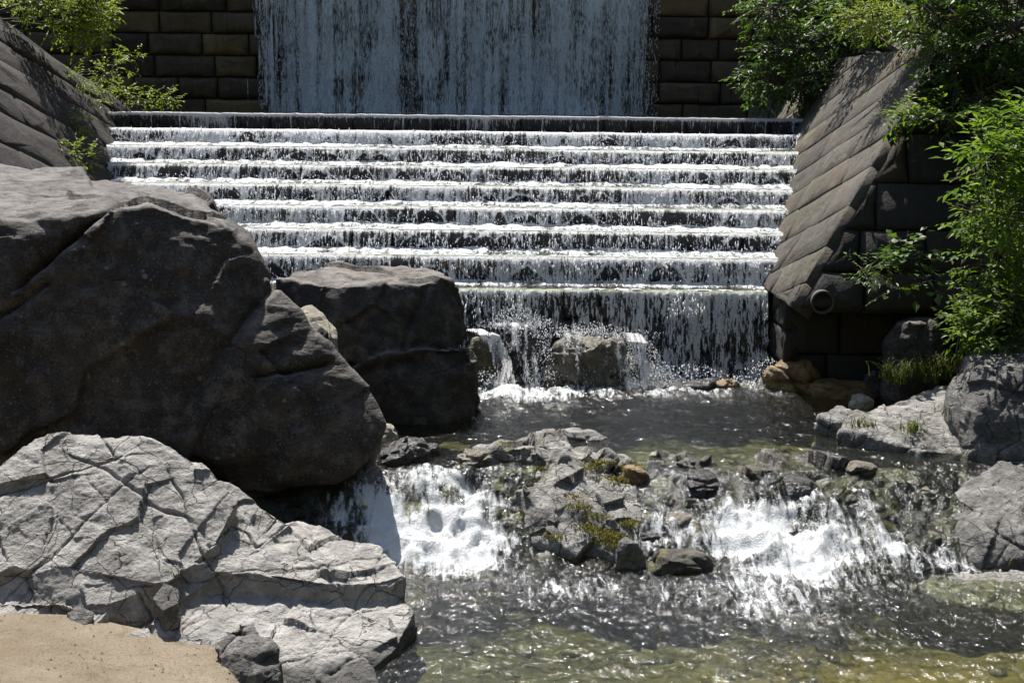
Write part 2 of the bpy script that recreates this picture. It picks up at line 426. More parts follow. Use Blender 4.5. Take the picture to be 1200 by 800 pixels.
def leaf_mat(name, a, b, c_, trans=0.35, rough=0.4):
    M = MT(name)
    t = M.attr('tint')
    col = M.mix(M.ramp(t, 0.0, 0.6), a, b)
    col = M.mix(M.ramp(t, 0.7, 1.0), col, c_)
    p = M.n('ShaderNodeBsdfPrincipled'); M.l(col, p.inputs['Base Color'])
    p.inputs['Roughness'].default_value = rough + 0.1; p.inputs['Specular IOR Level'].default_value = 0.3
    tl = M.n('ShaderNodeBsdfTranslucent')
    M.l(M.mix(1.0, col, (1.25, 1.35, 0.5), 'MULTIPLY'), tl.inputs['Color'])
    mx = M.n('ShaderNodeMixShader'); mx.inputs[0].default_value = trans
    M.l(p.outputs[0], mx.inputs[1]); M.l(tl.outputs[0], mx.inputs[2])
    return M.done(mx.outputs[0])
R['leaf_dark'] = leaf_mat('dark_green_leaf', (0.035, 0.07, 0.012), (0.085, 0.15, 0.024), (0.17, 0.22, 0.045))
R['leaf_mid'] = leaf_mat('green_leaf', (0.06, 0.11, 0.016), (0.13, 0.20, 0.03), (0.22, 0.28, 0.055), 0.5)
R['leaf_bright'] = leaf_mat('yellow_green_leaf', (0.12, 0.17, 0.022), (0.20, 0.25, 0.035), (0.30, 0.25, 0.06), 0.4)
R['leaf_lime'] = leaf_mat('lime_leaf', (0.13, 0.17, 0.04), (0.21, 0.25, 0.06), (0.27, 0.29, 0.10), 0.35)
R['moss_leaf'] = leaf_mat('moss_blade', (0.07, 0.075, 0.012), (0.15, 0.14, 0.02), (0.24, 0.17, 0.04), 0.25, 0.6)
R['grass'] = leaf_mat('grass_blade', (0.04, 0.065, 0.014), (0.08, 0.105, 0.022), (0.17, 0.14, 0.06), 0.35, 0.5)
M = MT('bark'); v = M.coord()
R['bark'] = M.done(M.princ(M.mix(M.ramp(M.noise(v, 9, 6, 0.7), 0.35, 0.65), (0.045, 0.036, 0.027), (0.13, 0.11, 0.085)), 0.9,
                           M.bump(M.noise(M.coord((1, 1, 0.2)), 25, 5, 0.6), 0.6, 0.02)))
M = MT('moss'); v = M.pos()
R['moss'] = M.done(M.princ(M.mix(M.ramp(M.noise(v, 7, 5, 0.7), 0.35, 0.65), (0.06, 0.065, 0.008), (0.17, 0.155, 0.02)), 0.95,
                           M.bump(M.noise(v, 70, 4, 0.7), 1.0, 0.02), 0.1))
M = MT('void'); R['void'] = M.done(M.princ((0.01, 0.01, 0.01), 0.9))

# ------------------------------------------------------------------ levels
ROWS = [340, 301, 271, 244, 219.5, 197, 175.5, 155.5, 137.0]
STEP_Y = [19.0 + 0.71 * i for i in range(9)]
STEP_Z = [W(600, r, y).z for r, y in zip(ROWS, STEP_Y)]
LOW = -0.70
RB = lambda z: 3.83 + 0.67 * (z - STEP_Z[0])        # inner face of the right wing wall
LB = lambda z: -6.9 - 0.70 * (z - 2.6)               # inner face of the left wing wall

def crest_y(x):
    return 14.05 + 0.25 * np.sin(np.asarray(x) * 1.3 + 0.5) + 0.06 * np.asarray(x)

def level(x, y):
    d = crest_y(x) - y
    wid = 1.5 + 0.45 * sst(0.6, 1.8, x)
    return LOW * sst(0.0, 1.0, d / wid)

def on_water(px, py):
    lo, hi = 9.0, 19.0
    for _ in range(40):
        m = 0.5 * (lo + hi); p = W(px, py, m)
        if p.z > float(level(np.array(p.x), np.array(m))): lo = m
        else: hi = m
    return W(px, py, lo)

# ------------------------------------------------------------------ ground (one sheet)
def axis(fine0, fine1, step, lo, hi):
    a = np.arange(fine0, fine1 + 1e-6, step)
    l = [fine0]; s = step
    while l[-1] > lo: s *= 1.18; l.append(l[-1] - min(s, 4.0))
    r = [fine1]; s = step
    while r[-1] < hi: s *= 1.18; r.append(r[-1] + min(s, 4.0))
    return np.concatenate([np.array(l[1:])[::-1], a, np.array(r[1:])])

def build_ground():
    xs = axis(-3.5, 6.5, 0.05, -120, 120); ys = axis(8.5, 19.0, 0.05, -60, 160)
    X, Y = np.meshgrid(xs, ys)
    lv = level(X, Y)
    bedz = lv - 0.55 + 0.20 * (fb(X * 0.9, Y * 0.9, 0, 3, 3) - 0.5) * 2 + 0.10 * fb(X * 3.5, Y * 3.5, 0, 4, 4)
    bedz -= 0.25 * sst(10, 17, Y) * sst(5.0, 2.0, np.abs(X - 1))
    # banks
    lb = np.where(Y < 13.5, -1.6, -3.4) + 0.0
    left = sst(0, 1, (lb - X) / 1.2)
    leftz = np.where(Y < 12.3, -0.75 + 0.0 * X, -0.15) + 0.12 * (fb(X, Y, 0, 4, 9) - 0.5)
    leftz = leftz + np.clip(9.0 - Y, 0, 9.5) * 0.2
    rb0 = 5.7 - 0.15 * sst(12.5, 13.5, Y) + 0.2 * np.sin(Y * 0.9)
    rb0 = np.where(Y > 14.5, rb0 + 0.5 * sst(14.5, 16, Y), rb0)
    d = np.clip(X - rb0, 0, None)
    rightz = -0.55 + 0.15 * sst(14.5, 16.5, Y) + 0.55 * d + 0.12 * d ** 1.2 + 0.25 * (fb(X, Y, 0, 4, 11) - 0.5)
    right = sst(0, 1, (X - rb0) / 0.6)
    z = bedz * (1 - left) + leftz * left
    z = z * (1 - right) + np.maximum(rightz, bedz) * right
    # behind the wing walls
    chan = sst(18.6, 19.8, Y)
    rt = 4.85 + 0.5 * np.clip(X - 7, 0, None) + 0.3 * (fb(X * 0.5, Y * 0.5, 0, 3, 12) - 0.5)
    inr = sst(6.5, 6.9, X)
    z = np.where(Y > 18.5, z * (1 - chan * inr) + np.maximum(rt, z) * chan * inr, z)
    ltop = 5.6 - 1.9 * sst(22.5, 26.2, Y) + 0.5 * np.clip(-11.5 - X, 0, None)
    inl = sst(-9.4, -9.9, X + 0.0 * Y) * sst(12, 14.5, Y)
    z = z * (1 - inl) + np.maximum(ltop, z) * inl
    hill = np.clip(-12 - X, 0, 60) * 0.55 * sst(5, 14, Y)
    z = np.where(X < -12, np.maximum(z, hill + leftz), z)
    # weir and plunge basin foot, upstream of dam
    z = np.where((Y > 18.9) & (X > LB(0.5)) & (X < 6.3), np.minimum(z, -0.6), z)
    up = sst(31.2, 31.7, Y)
    z = z * (1 - up) + np.maximum(z, 8.3 + 0.35 * np.clip(np.abs(X) - 9, 0, 80) + 0.12 * np.clip(Y - 45, 0, 200)) * up
    # unseen hill added behind the viewer, and steeper sides, to hold back sky light
    z = z + np.clip(-9.0 - Y, 0, 40) * 0.8 * (0.8 + 0.5 * fb(X * 0.1, Y * 0.1, 0, 3, 15))
    z = z + np.clip(X - 11.0, 0, 50) * 0.55 * sst(31.5, 29, Y) + np.clip(-13 - X, 0, 50) * 0.4 * sst(31.5, 29, Y)
    inside = (X > rb0 + 0.3) | (X < lb - 0.6) | (Y > 19.5)
    bed = np.where(inside, 0.0, 1.0)
    V = np.stack([X, Y, z], -1).reshape(-1, 3)
    me = mesh_np('ground', V, grid_faces(len(xs), len(ys)), True, {'bed': bed, 'dry': np.exp(-((X - 3.6) / 1.7) ** 2 - ((Y - 10.4) / 1.3) ** 2)})
    o = link('ground', me, R['ground']); tag(o, kind='structure')
    return xs, ys, z
GX, GY, GZ = build_ground()

def gz(x, y):
    i = int(np.clip(np.searchsorted(GX, x), 1, len(GX) - 1)); j = int(np.clip(np.searchsorted(GY, y), 1, len(GY) - 1))
    return float(max(GZ[j, i], GZ[j - 1, i - 1], GZ[j - 1, i], GZ[j, i - 1]))

# sand by the pale outcrop
xs = np.linspace(-7.5, -0.9, 140); ys = np.linspace(5.5, 11.2, 130)
X, Y = np.meshgrid(xs, ys)
Z = -0.25 - 0.18 * sst(-3.9, -2.6, X) - 0.7 * sst(-2.3, -1.5, X) - 0.35 * sst(10.15, 10.8, Y) + np.clip(9.2 - Y, 0, 9) * 0.2 + 0.10 * (fb(X * 1.2, Y * 1.2, 0, 5, 21) - 0.5) + 0.03 * (fb(X * 5, Y * 5, 0, 3, 22) - 0.5) - 0.9 * sst(-2.1, -1.0, X)
tag(link('sand', mesh_np('sand', np.stack([X, Y, Z], -1).reshape(-1, 3), grid_faces(140, 130)), R['sand']), kind='structure')

_r = np.random.RandomState(31)
gx = _r.uniform(-7.2, -2.2, 5200); gy = _r.uniform(7.5, 10.7, 5200)
gzz = np.array([Z[min(int((b - ys[0]) / (ys[1] - ys[0])), 129), min(int((a - xs[0]) / (xs[1] - xs[0])), 139)] for a, b in zip(gx, gy)])
sz = 0.002 + 0.009 * _r.rand(5200) ** 6
ov = np.array([(1, 0, 0), (-1, 0, 0), (0, 1, 0), (0, -1, 0), (0, 0, 1), (0, 0, -1)], float)
of_ = np.array([(0, 2, 4), (2, 1, 4), (1, 3, 4), (3, 0, 4), (2, 0, 5), (1, 2, 5), (3, 1, 5), (0, 3, 5)])
gv = (ov[None] * (1 + 0.35 * _r.uniform(-1, 1, (5200, 6, 1)))) * (sz[:, None, None] * np.array([1.2, 1.0, 0.7])) + np.stack([gx, gy, gzz + sz * 0.2], -1)[:, None, :]
tag(link('gravel', mesh_np('gravel', gv.reshape(-1, 3), (of_[None] + (np.arange(5200) * 6)[:, None, None]).reshape(-1, 3), False), R['sand']), 'fine loose gravel scattered on the tan sand', kind='stuff')

# ------------------------------------------------------------------ stone block pieces
def clip_poly(poly, a, b, c):
    out = []
    n = len(poly)
    for i in range(n):
        p, q = poly[i], poly[(i + 1) % n]
        dp = a * p[0] + b * p[1] - c; dq = a * q[0] + b * q[1] - c
        if dp <= 0: out.append(p)
        if (dp < 0 < dq) or (dq < 0 < dp):
            t = dp / (dp - dq); out.append((p[0] + t * (q[0] - p[0]), p[1] + t * (q[1] - p[1])))
    return out

def clip_to(poly, region):
    n = len(region)
    for i in range(n):
        p, q = region[i], region[(i + 1) % n]
        ex, ey = q[0] - p[0], q[1] - p[1]
        a, b = ey, -ex
        poly = clip_poly(poly, a, b, a * p[0] + b * p[1])
        if len(poly) < 3: return []
    return poly

def area(p): return 0.5 * sum(p[i][0] * p[(i + 1) % len(p)][1] - p[(i + 1) % len(p)][0] * p[i][1] for i in range(len(p)))

def block_piece(poly, O, e1, e2, n, mat, parent, ploc, gap=0.012, depth=0.25, proud=(0.02, 0.06), rng=random, name='stone', edge=0.05, rough=0.02):
    """one rough-faced stone: a prism on the polygon with a pillowed front"""
    if abs(area(poly)) < 0.02: return None
    if area(poly) < 0: poly = poly[::-1]
    pts = []
    for i in range(len(poly)):
        p, q = poly[i], poly[(i + 1) % len(poly)]
        L = math.hypot(q[0] - p[0], q[1] - p[1])
        if L < 1e-3: continue
        k = 3 if L > 0.8 else (2 if L > 0.3 else 1)
        for j in range(k): pts.append((p[0] + (q[0] - p[0]) * j / k, p[1] + (q[1] - p[1]) * j / k))
    cx = sum(p[0] for p in pts) / len(pts); cy = sum(p[1] for p in pts) / len(pts)
    ext = min(max(p[0] for p in pts) - min(p[0] for p in pts), max(p[1] for p in pts) - min(p[1] for p in pts))
    pr = rng.uniform(*proud)
    def ring(shr, h, jit, dj):
        out = []
        for (a, b) in pts:
            dx, dy = cx - a, cy - b; L = math.hypot(dx, dy) + 1e-6
            s = min(shr / L * 1.3, 0.8)
            out.append((a + dx * s + rng.uniform(-jit, jit), b + dy * s + rng.uniform(-jit, jit), h + rng.uniform(-dj, dj)))
        return out
    edge = min(edge, ext * 0.2)
    rings = [ring(gap, -depth, 0, 0), ring(gap, -0.01, rough * 0.25, 0.004), ring(gap + edge, pr * 0.75, rough * 0.5, rough * 0.4), ring(gap + edge + ext * 0.2, pr, rough, rough)]
    N = len(pts)
    C0 = O + e1 * cx + e2 * cy
    V = []
    for r in rings:
        for (a, b, h) in r: V.append(tuple(e1 * (a - cx) + e2 * (b - cy) + n * h))
    V.append(tuple(n * (pr + rng.uniform(-rough, rough))))
    V.append(tuple(n * (-depth)))
    Fs = []
    for r in range(3):
        for i in range(N):
            j = (i + 1) % N
            Fs.append((r * N + i, r * N + j, (r + 1) * N + j, (r + 1) * N + i))
    for i in range(N):
        j = (i + 1) % N
        Fs.append((3 * N + i, 3 * N + j, 4 * N)); Fs.append((j, i, 4 * N + 1))
    me = bpy.data.meshes.new(name); me.from_pydata(V, [], Fs); me.update()
    if e1.cross(e2).dot(n) < 0: me.flip_normals()
    me.polygons.foreach_set('use_smooth', np.full(len(me.polygons), True))
    return link(name, me, mat, parent, C0 - Vector(ploc))

def lay_courses(region, ang, heights, wmin, wmax, rng, jitter=0.03):
    """irregular block polygons in courses at an angle, clipped to a convex region (2-D)"""
    ca, sa = math.cos(ang), math.sin(ang)
    rot = [(p[0] * ca + p[1] * sa, -p[0] * sa + p[1] * ca) for p in region]
    u0, u1 = min(p[0] for p in rot), max(p[0] for p in rot)
    v0, v1 = min(p[1] for p in rot), max(p[1] for p in rot)
    res = []
    v = v0 - rng.uniform(0, heights[0] * 0.3)
    k = 0
    while v < v1:
        h = rng.uniform(*heights); u = u0 - rng.uniform(0, wmax); sk0 = rng.uniform(-jitter, jitter) * 2
        while u < u1:
            L = rng.uniform(wmin, wmax); sk1 = rng.uniform(-jitter, jitter) * 2
            q = [(u - sk0, v), (u + L - sk1, v), (u + L + sk1, v + h), (u + sk0, v + h)]
            P = clip_to([(a * ca - b * sa, a * sa + b * ca) for a, b in q], region)
            if len(P) >= 3 and abs(area(P)) > 0.03: res.append(P)
            u += L; sk0 = sk1
        v += h; k += 1
    return res

# ------------------------------------------------------------------ dam
rng = random.Random(3)
DAM_Y, DAM_TOP, DAM_BOT = 30.0, 9.0, 2.0
dam = thing('dam', (0, DAM_Y, DAM_BOT), 'tall dam wall of squared dark brown stone blocks behind the falling water', 'dam')
def box_mesh(name, x0, x1, y0, y1, z0, z1):
    V = [(x, y, z) for x in (x0, x1) for y in (y0, y1) for z in (z0, z1)]
    Fs = [(0, 1, 3, 2), (4, 6, 7, 5), (0, 4, 5, 1), (2, 3, 7, 6), (0, 2, 6, 4), (1, 5, 7, 3)]
    me = bpy.data.meshes.new(name); me.from_pydata(V, [], Fs); me.update(); return me
link('wall_core', box_mesh('wall_core', -16, 16, 0.05, 1.5, -3.0, DAM_TOP - DAM_BOT - 0.05), R['mortar'], dam)
zc = DAM_BOT + 0.1
row = 0
H_C = 24.4 / F_PX * DAM_Y
e1, e2, nn = Vector((1, 0, 0)), Vector((0, 0, 1)), Vector((0, -1, 0))
while zc < DAM_TOP - 0.1:
    x = -10.6 - rng.uniform(0, 0.8)
    top = min(zc + H_C, DAM_TOP)
    while x < 7.2:
        L = rng.uniform(0.75, 1.55)
        block_piece([(x, zc), (x + L, zc), (x + L, top), (x, top)], Vector((0, DAM_Y, 0)), e1, e2, nn, R['dam_stone'], dam, dam.location,
                    gap=0.014, depth=0.2, proud=(0.03, 0.09), rng=rng, edge=0.05, rough=0.025)
        x += L
    zc += H_C; row += 1

# ------------------------------------------------------------------ wing walls
def wing_wall(base, label, mat, faces, group=None):
    t = thing('retaining_wall', base, label, 'wall', group)
    return t
# right wall
ZR0, ZRT = STEP_Z[0] + 0.02, 4.95
right_wall = thing('retaining_wall', (RB(1.4), 19.0, 0.0), 'leaning grey brown stone wing wall with a round drain pipe at its foot', 'wall')
bx_, bz_ = 0.67, 1.0
n_in = Vector((-1, 0, 0.67)).normalized()
e_up = Vector((0.67, 0, 1)).normalized(); e_al = Vector((0, -1, 0))      # along: downstream
sl_up = 1.0 / math.sqrt(1 + 0.67 ** 2)
O_r = Vector((RB(ZR0), 24.0, ZR0))
def lean_y(z): return 17.45 + 0.52 * (z - ZR0)
hgt = (ZRT - ZR0) / sl_up
reg = [(-6.0, 0), (24.0 - lean_y(ZR0), 0), (24.0 - lean_y(ZRT), hgt), (-6.0, hgt)]
reg_core = Vector((0, 0, 0))
for P in lay_courses(reg, math.atan(0.45), (0.5, 0.85), 0.8, 1.9, rng, 0.09):
    block_piece(P, O_r, e_al, e_up, n_in, R['wall_stone_r'], right_wall, right_wall.location, gap=0.007, depth=0.3, proud=(0.0, 0.03), rng=rng, edge=0.014, rough=0.016)
# front (shaded) face
e_fu = Vector((0, 0.52, 1)).normalized(); n_f = Vector((0, -1, 0.52)).normalized()
O_f = Vector((0, 17.45 + 0.02, ZR0))
slf = 1 / math.sqrt(1 + 0.52 ** 2)
hf = (ZRT - ZR0) / slf
regf = [(RB(ZR0) + 0.12, 0), (9.6, 0), (9.6, hf), (RB(ZRT) + 0.12, hf)]
for P in lay_courses(regf, 0.0, (0.6, 0.8), 0.9, 1.7, rng, 0.02):
    block_piece(P, O_f, Vector((1, 0, 0)), e_fu, n_f, R['shade_dark_stone'], right_wall, right_wall.location, gap=0.014, depth=0.25, proud=(0.02, 0.06), rng=rng)
regl = [(RB(ZR0) + 0.08, -0.75), (9.6, -0.75), (9.6, ZR0), (RB(ZR0) + 0.08, ZR0)]
for P in lay_courses(regl, 0.0, (0.55, 0.7), 0.9, 1.6, rng, 0.02):
    block_piece(P, Vector((0, 18.1, 0)), Vector((1, 0, 0)), Vector((0, 0, 1)), nn, R['shade_dark_stone'], right_wall, right_wall.location, gap=0.014, depth=0.2, proud=(0.02, 0.05), rng=rng)
# side of the foot, facing the pool
for P in lay_courses([(18.05, -0.75), (19.1, -0.75), (19.1, ZR0), (18.05, ZR0)], 0.0, (0.5, 0.65), 0.6, 0.9, rng, 0.02):
    block_piece(P, Vector((RB(ZR0) + 0.06, 0, 0)), Vector((0, 1, 0)), Vector((0, 0, 1)), Vector((-1, 0, 0)), R['shade_dark_stone'], right_wall, right_wall.location, gap=0.012, depth=0.2, proud=(0.0, 0.03), rng=rng)
# core of the wall
def prism(name, pts_list, mat, parent, ploc):
    bm = bmesh.new()
    vs = [bm.verts.new(Vector(p) - Vector(ploc)) for p in pts_list]
    bmesh.ops.convex_hull(bm, input=vs)
    me = bpy.data.meshes.new(name); bm.to_mesh(me); bm.free()
    return link(name, me, mat, parent)
c = 0.16
core_pts = []
for z in (ZR0 - 0.05, ZRT - 0.05):
    yf = lean_y(z) + c * 1.2
    for (xx, yy) in ((RB(z) + c * 1.3, yf), (RB(z) + c * 1.3, 29.9), (9.5, yf), (9.5, 29.9)):
        core_pts.append((xx, yy, z))
prism('wall_core', core_pts, R['mortar'], right_wall, right_wall.location)
link('foot_core', box_mesh('foot_core', RB(ZR0) + 0.2 - right_wall.location.x, 9.5 - right_wall.location.x, 18.25 - 19, 10.9, -1.2, ZR0 - 0.06), R['mortar'], right_wall)
# drain pipe
def ring_mesh(name, r0, r1, length, seg=40):
    V = []; Fs = []
    for i in range(seg):
        a = 2 * math.pi * i / seg; c_, s_ = math.cos(a), math.sin(a)
        V += [(r1 * c_, 0, r1 * s_), (r0 * c_, 0, r0 * s_), (r0 * c_, length, r0 * s_), (r1 * c_, length, r1 * s_)]
    for i in range(seg):
        j = (i + 1) % seg
        for k in range(4): Fs.append((4 * i + k, 4 * i + (k + 1) % 4, 4 * j + (k + 1) % 4, 4 * j + k))
    me = bpy.data.meshes.new(name); me.from_pydata(V, [], Fs); me.update(); return me
pc = W(967, 356, 17.3)
pipe = link('drain_pipe', ring_mesh('drain_pipe', 0.135, 0.162, 0.9), R['concrete'], right_wall, Vector((pc.x, 17.43, pc.z)) - right_wall.location)
pipe['label'] = 'round concrete pipe opening in the shaded wall foot'
bm = bmesh.new(); bmesh.ops.create_circle(bm, cap_ends=True, radius=0.15, segments=32)
bmesh.ops.rotate(bm, verts=bm.verts, cent=(0, 0, 0), matrix=Matrix.Rotation(math.pi / 2, 3, 'X'))
me = bpy.data.meshes.new('pipe_bore'); bm.to_mesh(me); bm.free()
link('pipe_bore', me, R['void'], pipe, (0, 0.4, 0))

# left wall
ZL0 = 0.2
left_wall = thing('retaining_wall', (LB(1.0), 20.0, 0.0), 'sloping dark brown stone wing wall with plants rooted in its joints', 'wall')
sll = 1 / math.sqrt(1 + 0.49)
e_upl = Vector((-0.70, 0, 1)).normalized(); n_l = Vector((1, 0, 0.70)).normalized()
O_l = Vector((LB(ZL0), 13.0, ZL0))
def lz(z): return (z - ZL0) / sll
topz = [(13.0, 7.4), (22.6, 6.0), (25.9, 4.05)]
regL = [(0, 0), (13.2, 0), (13.2, lz(3.95)), (12.9, lz(4.05)), (9.9, lz(5.7)), (0, lz(7.6))]
for P in lay_courses(regL, -math.atan(0.42), (0.62, 0.85), 1.2, 2.4, rng, 0.06):
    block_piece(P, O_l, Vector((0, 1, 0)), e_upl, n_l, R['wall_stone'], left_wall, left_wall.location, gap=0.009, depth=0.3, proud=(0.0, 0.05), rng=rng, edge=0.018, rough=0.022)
core_pts = []
for (a, b) in regL:
    z = ZL0 + b * sll - 0.05
    core_pts += [(LB(z) - 0.22, 13.0 + a, z), (-13.5, 13.0 + a, z)]
prism('wall_core', core_pts, R['mortar'], left_wall, left_wall.location)

# ------------------------------------------------------------------ stepped weir
weir = thing('stepped_weir', (0, 19.0, 0.0), 'wide stepped stone weir covered by a curtain of white water', 'weir')
for i in range(9):
    z1 = STEP_Z[i]; y0 = STEP_Y[i]
    z0 = STEP_Z[i - 1] - 0.25 if i else -0.9
    zb = STEP_Z[i - 1] if i else -0.15
    xl, xr = LB(z1) - 0.5, RB(z1) + 0.5
    y1 = STEP_Y[i] + 1.2 if i < 8 else 25.7
    st = link('step', box_mesh('step', xl, xr, 0.12, y1 - y0, z0, z1 - 0.03), R['step_stone'], weir, (0, y0 - 19.0, 0))
    x = xl + 0.5 - rng.uniform(0, 0.3)
    base = Vector((0, y0, 0))
    if i == 0: rows = [(-0.5, 0.35), (0.35, 0.85), (0.85, z1 - 0.01)]
    else: rows = [(zb - 0.02, z1 - 0.01)]
    if i == 0: x = -3.6
    xs0 = x
    for (za, zt) in rows:
        x = xs0
        while x < xr - 0.45:
            L = rng.uniform(0.5, 1.05) if i < 8 else 0.53
            if x + L > xr - 0.45: L = xr - 0.42 - x
            if L < 0.1: break
            hm = zt - za
            dz = rng.uniform(0, 0.12) * hm if (i < 8 and zt > z1 - 0.02) else 0
            P = [(x, za), (x + L, za), (x + L, zt - dz * rng.random()), (x + L * 0.5, zt - 0.4 * dz * rng.random()), (x, zt - dz)]
            block_piece(P, Vector((0, y0 + 0.02, 0)), e1, e2, nn, R['step_stone'], st, (0, y0, 0), gap=0.01, depth=0.12,
                        proud=(0.0, 0.07) if i < 8 else (0.0, 0.015), rng=rng, edge=0.05, rough=0.025 if i < 8 else 0.006)
            x += L

# ------------------------------------------------------------------ rocks
def hull_mesh(hulls):
    bm = bmesh.new()
    for pts in hulls:
        vs = [bm.verts.new(p) for p in pts]
        r = bmesh.ops.convex_hull(bm, input=vs)
        junk = [g for g in r['geom_interior'] + r['geom_unused'] if isinstance(g, bmesh.types.BMVert) and g.is_valid]
        fs = [g for g in r['geom'] if isinstance(g, bmesh.types.BMFace)]
        bmesh.ops.recalc_face_normals(bm, faces=fs)
        if junk: bmesh.ops.delete(bm, geom=list(set(junk)), context='VERTS')
    me = bpy.data.meshes.new('tmp'); bm.to_mesh(me); bm.free()
    return me

def remesh(me, voxel, smooth_it):
    o = bpy.data.objects.new('tmp', me); COL.objects.link(o)
    m = o.modifiers.new('r', 'REMESH'); m.mode = 'VOXEL'; m.voxel_size = voxel
    if smooth_it:
        s = o.modifiers.new('s', 'SMOOTH'); s.factor = 0.6; s.iterations = smooth_it
    dg = bpy.context.evaluated_depsgraph_get()
    out = bpy.data.meshes.new_from_object(o.evaluated_get(dg))
    bpy.data.objects.remove(o); bpy.data.meshes.remove(me)
    return out

def co_of(me):
    a = np.empty(len(me.vertices) * 3, np.float32); me.vertices.foreach_get('co', a); return a.reshape(-1, 3).astype(np.float64)
def no_of(me):
    a = np.empty(len(me.vertices) * 3, np.float32); me.vertices.foreach_get('normal', a); return a.reshape(-1, 3).astype(np.float64)

def cracks(p, seeds_n, seed, width, stretch=(1, 1, 1), rot=0.4, warp=0.18):
    """distance to joints of a random cell pattern, plus a per-cell random number"""
    rs = np.random.RandomState(seed)
    q = p.copy()
    for k in range(3):
        q[:, k] += warp * (fb(p[:, 0] * 1.6, p[:, 1] * 1.6, p[:, 2] * 1.6, 3, seed + 20 + k) - 0.5) * 2
    cr, sr = math.cos(rot), math.sin(rot)
    q = np.stack([q[:, 0] * cr + q[:, 2] * sr, q[:, 1], -q[:, 0] * sr + q[:, 2] * cr], -1) * np.array(stretch)
    lo, hi = q.min(0), q.max(0)
    s = lo + (hi - lo) * rs.rand(seeds_n, 3)
    f1 = np.full(len(q), 1e9); f2 = np.full(len(q), 1e9); idx = np.zeros(len(q), int)
    for j in range(seeds_n):
        d = np.sqrt(((q - s[j]) ** 2).sum(1))
        closer = d < f1
        f2 = np.where(closer, f1, np.minimum(f2, d)); idx = np.where(closer, j, idx); f1 = np.where(closer, d, f1)
    return sst(0, width, f2 - f1), rs.rand(seeds_n)[idx], (f2 - f1)

def joints(p, sets, seed, width, depth, step):
    d = np.zeros(len(p)); rs = np.random.RandomState(seed)
    x, y, z = p.T
    for k, (nx, ny, nz, s0, s1, amt) in enumerate(sets):
        nv = np.array([nx, ny, nz]); nv = nv / np.linalg.norm(nv)
        t = p @ nv + 0.16 * (fb(x * 1.1, y * 1.1, z * 1.1, 3, seed + k * 11) - 0.5) * 2 + 0.02 * (fb(x * 8, y * 8, z * 8, 2, seed + k) - 0.5)
        br = [t.min() - 0.1]
        while br[-1] < t.max(): br.append(br[-1] + rs.uniform(s0, s1))
        br = np.array(br); i = np.clip(np.searchsorted(br, t), 1, len(br) - 1)
        dist = np.minimum(np.abs(t - br[i - 1]), np.abs(t - br[i]))
        near = np.where(np.abs(t - br[i - 1]) < np.abs(t - br[i]), i - 1, i)
        on = sst(0.47, 0.60, fb(x * 1.3 + near * 7.7, y * 1.3, z * 1.3 + near * 3.1, 2, seed + k * 3 + 2))
        wv = width * (0.5 + 1.4 * vn(x * 3, y * 3, z * 3 + near, seed + 9))
        d -= amt * depth * on * np.exp(-(dist / wv) ** 2)
        d -= amt * depth * 0.2 * on * np.exp(-(dist / (wv * 4)) ** 2)
        ro = rs.rand(len(br) + 2)
        oth = np.where(near == i, i + 1, i - 1)
        wb = 0.5 + 0.5 * sst(0, 0.07, dist)
        d += amt * step * ((ro[i] * wb + ro[oth] * (1 - wb)) - 0.5) * 2
    return d

def facets(p, n, seed, tilt, off, stretch=(1, 1, 1.25)):
    rs = np.random.RandomState(seed); n = int(n)
    q = p + 0.05 * np.stack([fb(p[:, 0] * 4, p[:, 1] * 4, p[:, 2] * 4, 2, seed + k) - 0.5 for k in range(3)], -1)
    sd = q[rs.choice(len(q), min(n, len(q)), replace=False)]
    st = np.array(stretch)
    best = np.full(len(q), 1e9); idx = np.zeros(len(q), int)
    for j in range(len(sd)):
        d = (((q - sd[j]) * st) ** 2).sum(1); m = d < best
        best[m] = d[m]; idx[m] = j
    rv = rs.normal(0, 1, (len(sd), 3)); rv /= np.linalg.norm(rv, axis=1, keepdims=True)
    return off * (rs.rand(len(sd))[idx] - 0.5) * 2 + tilt * ((q - sd[idx]) * rv[idx]).sum(1)

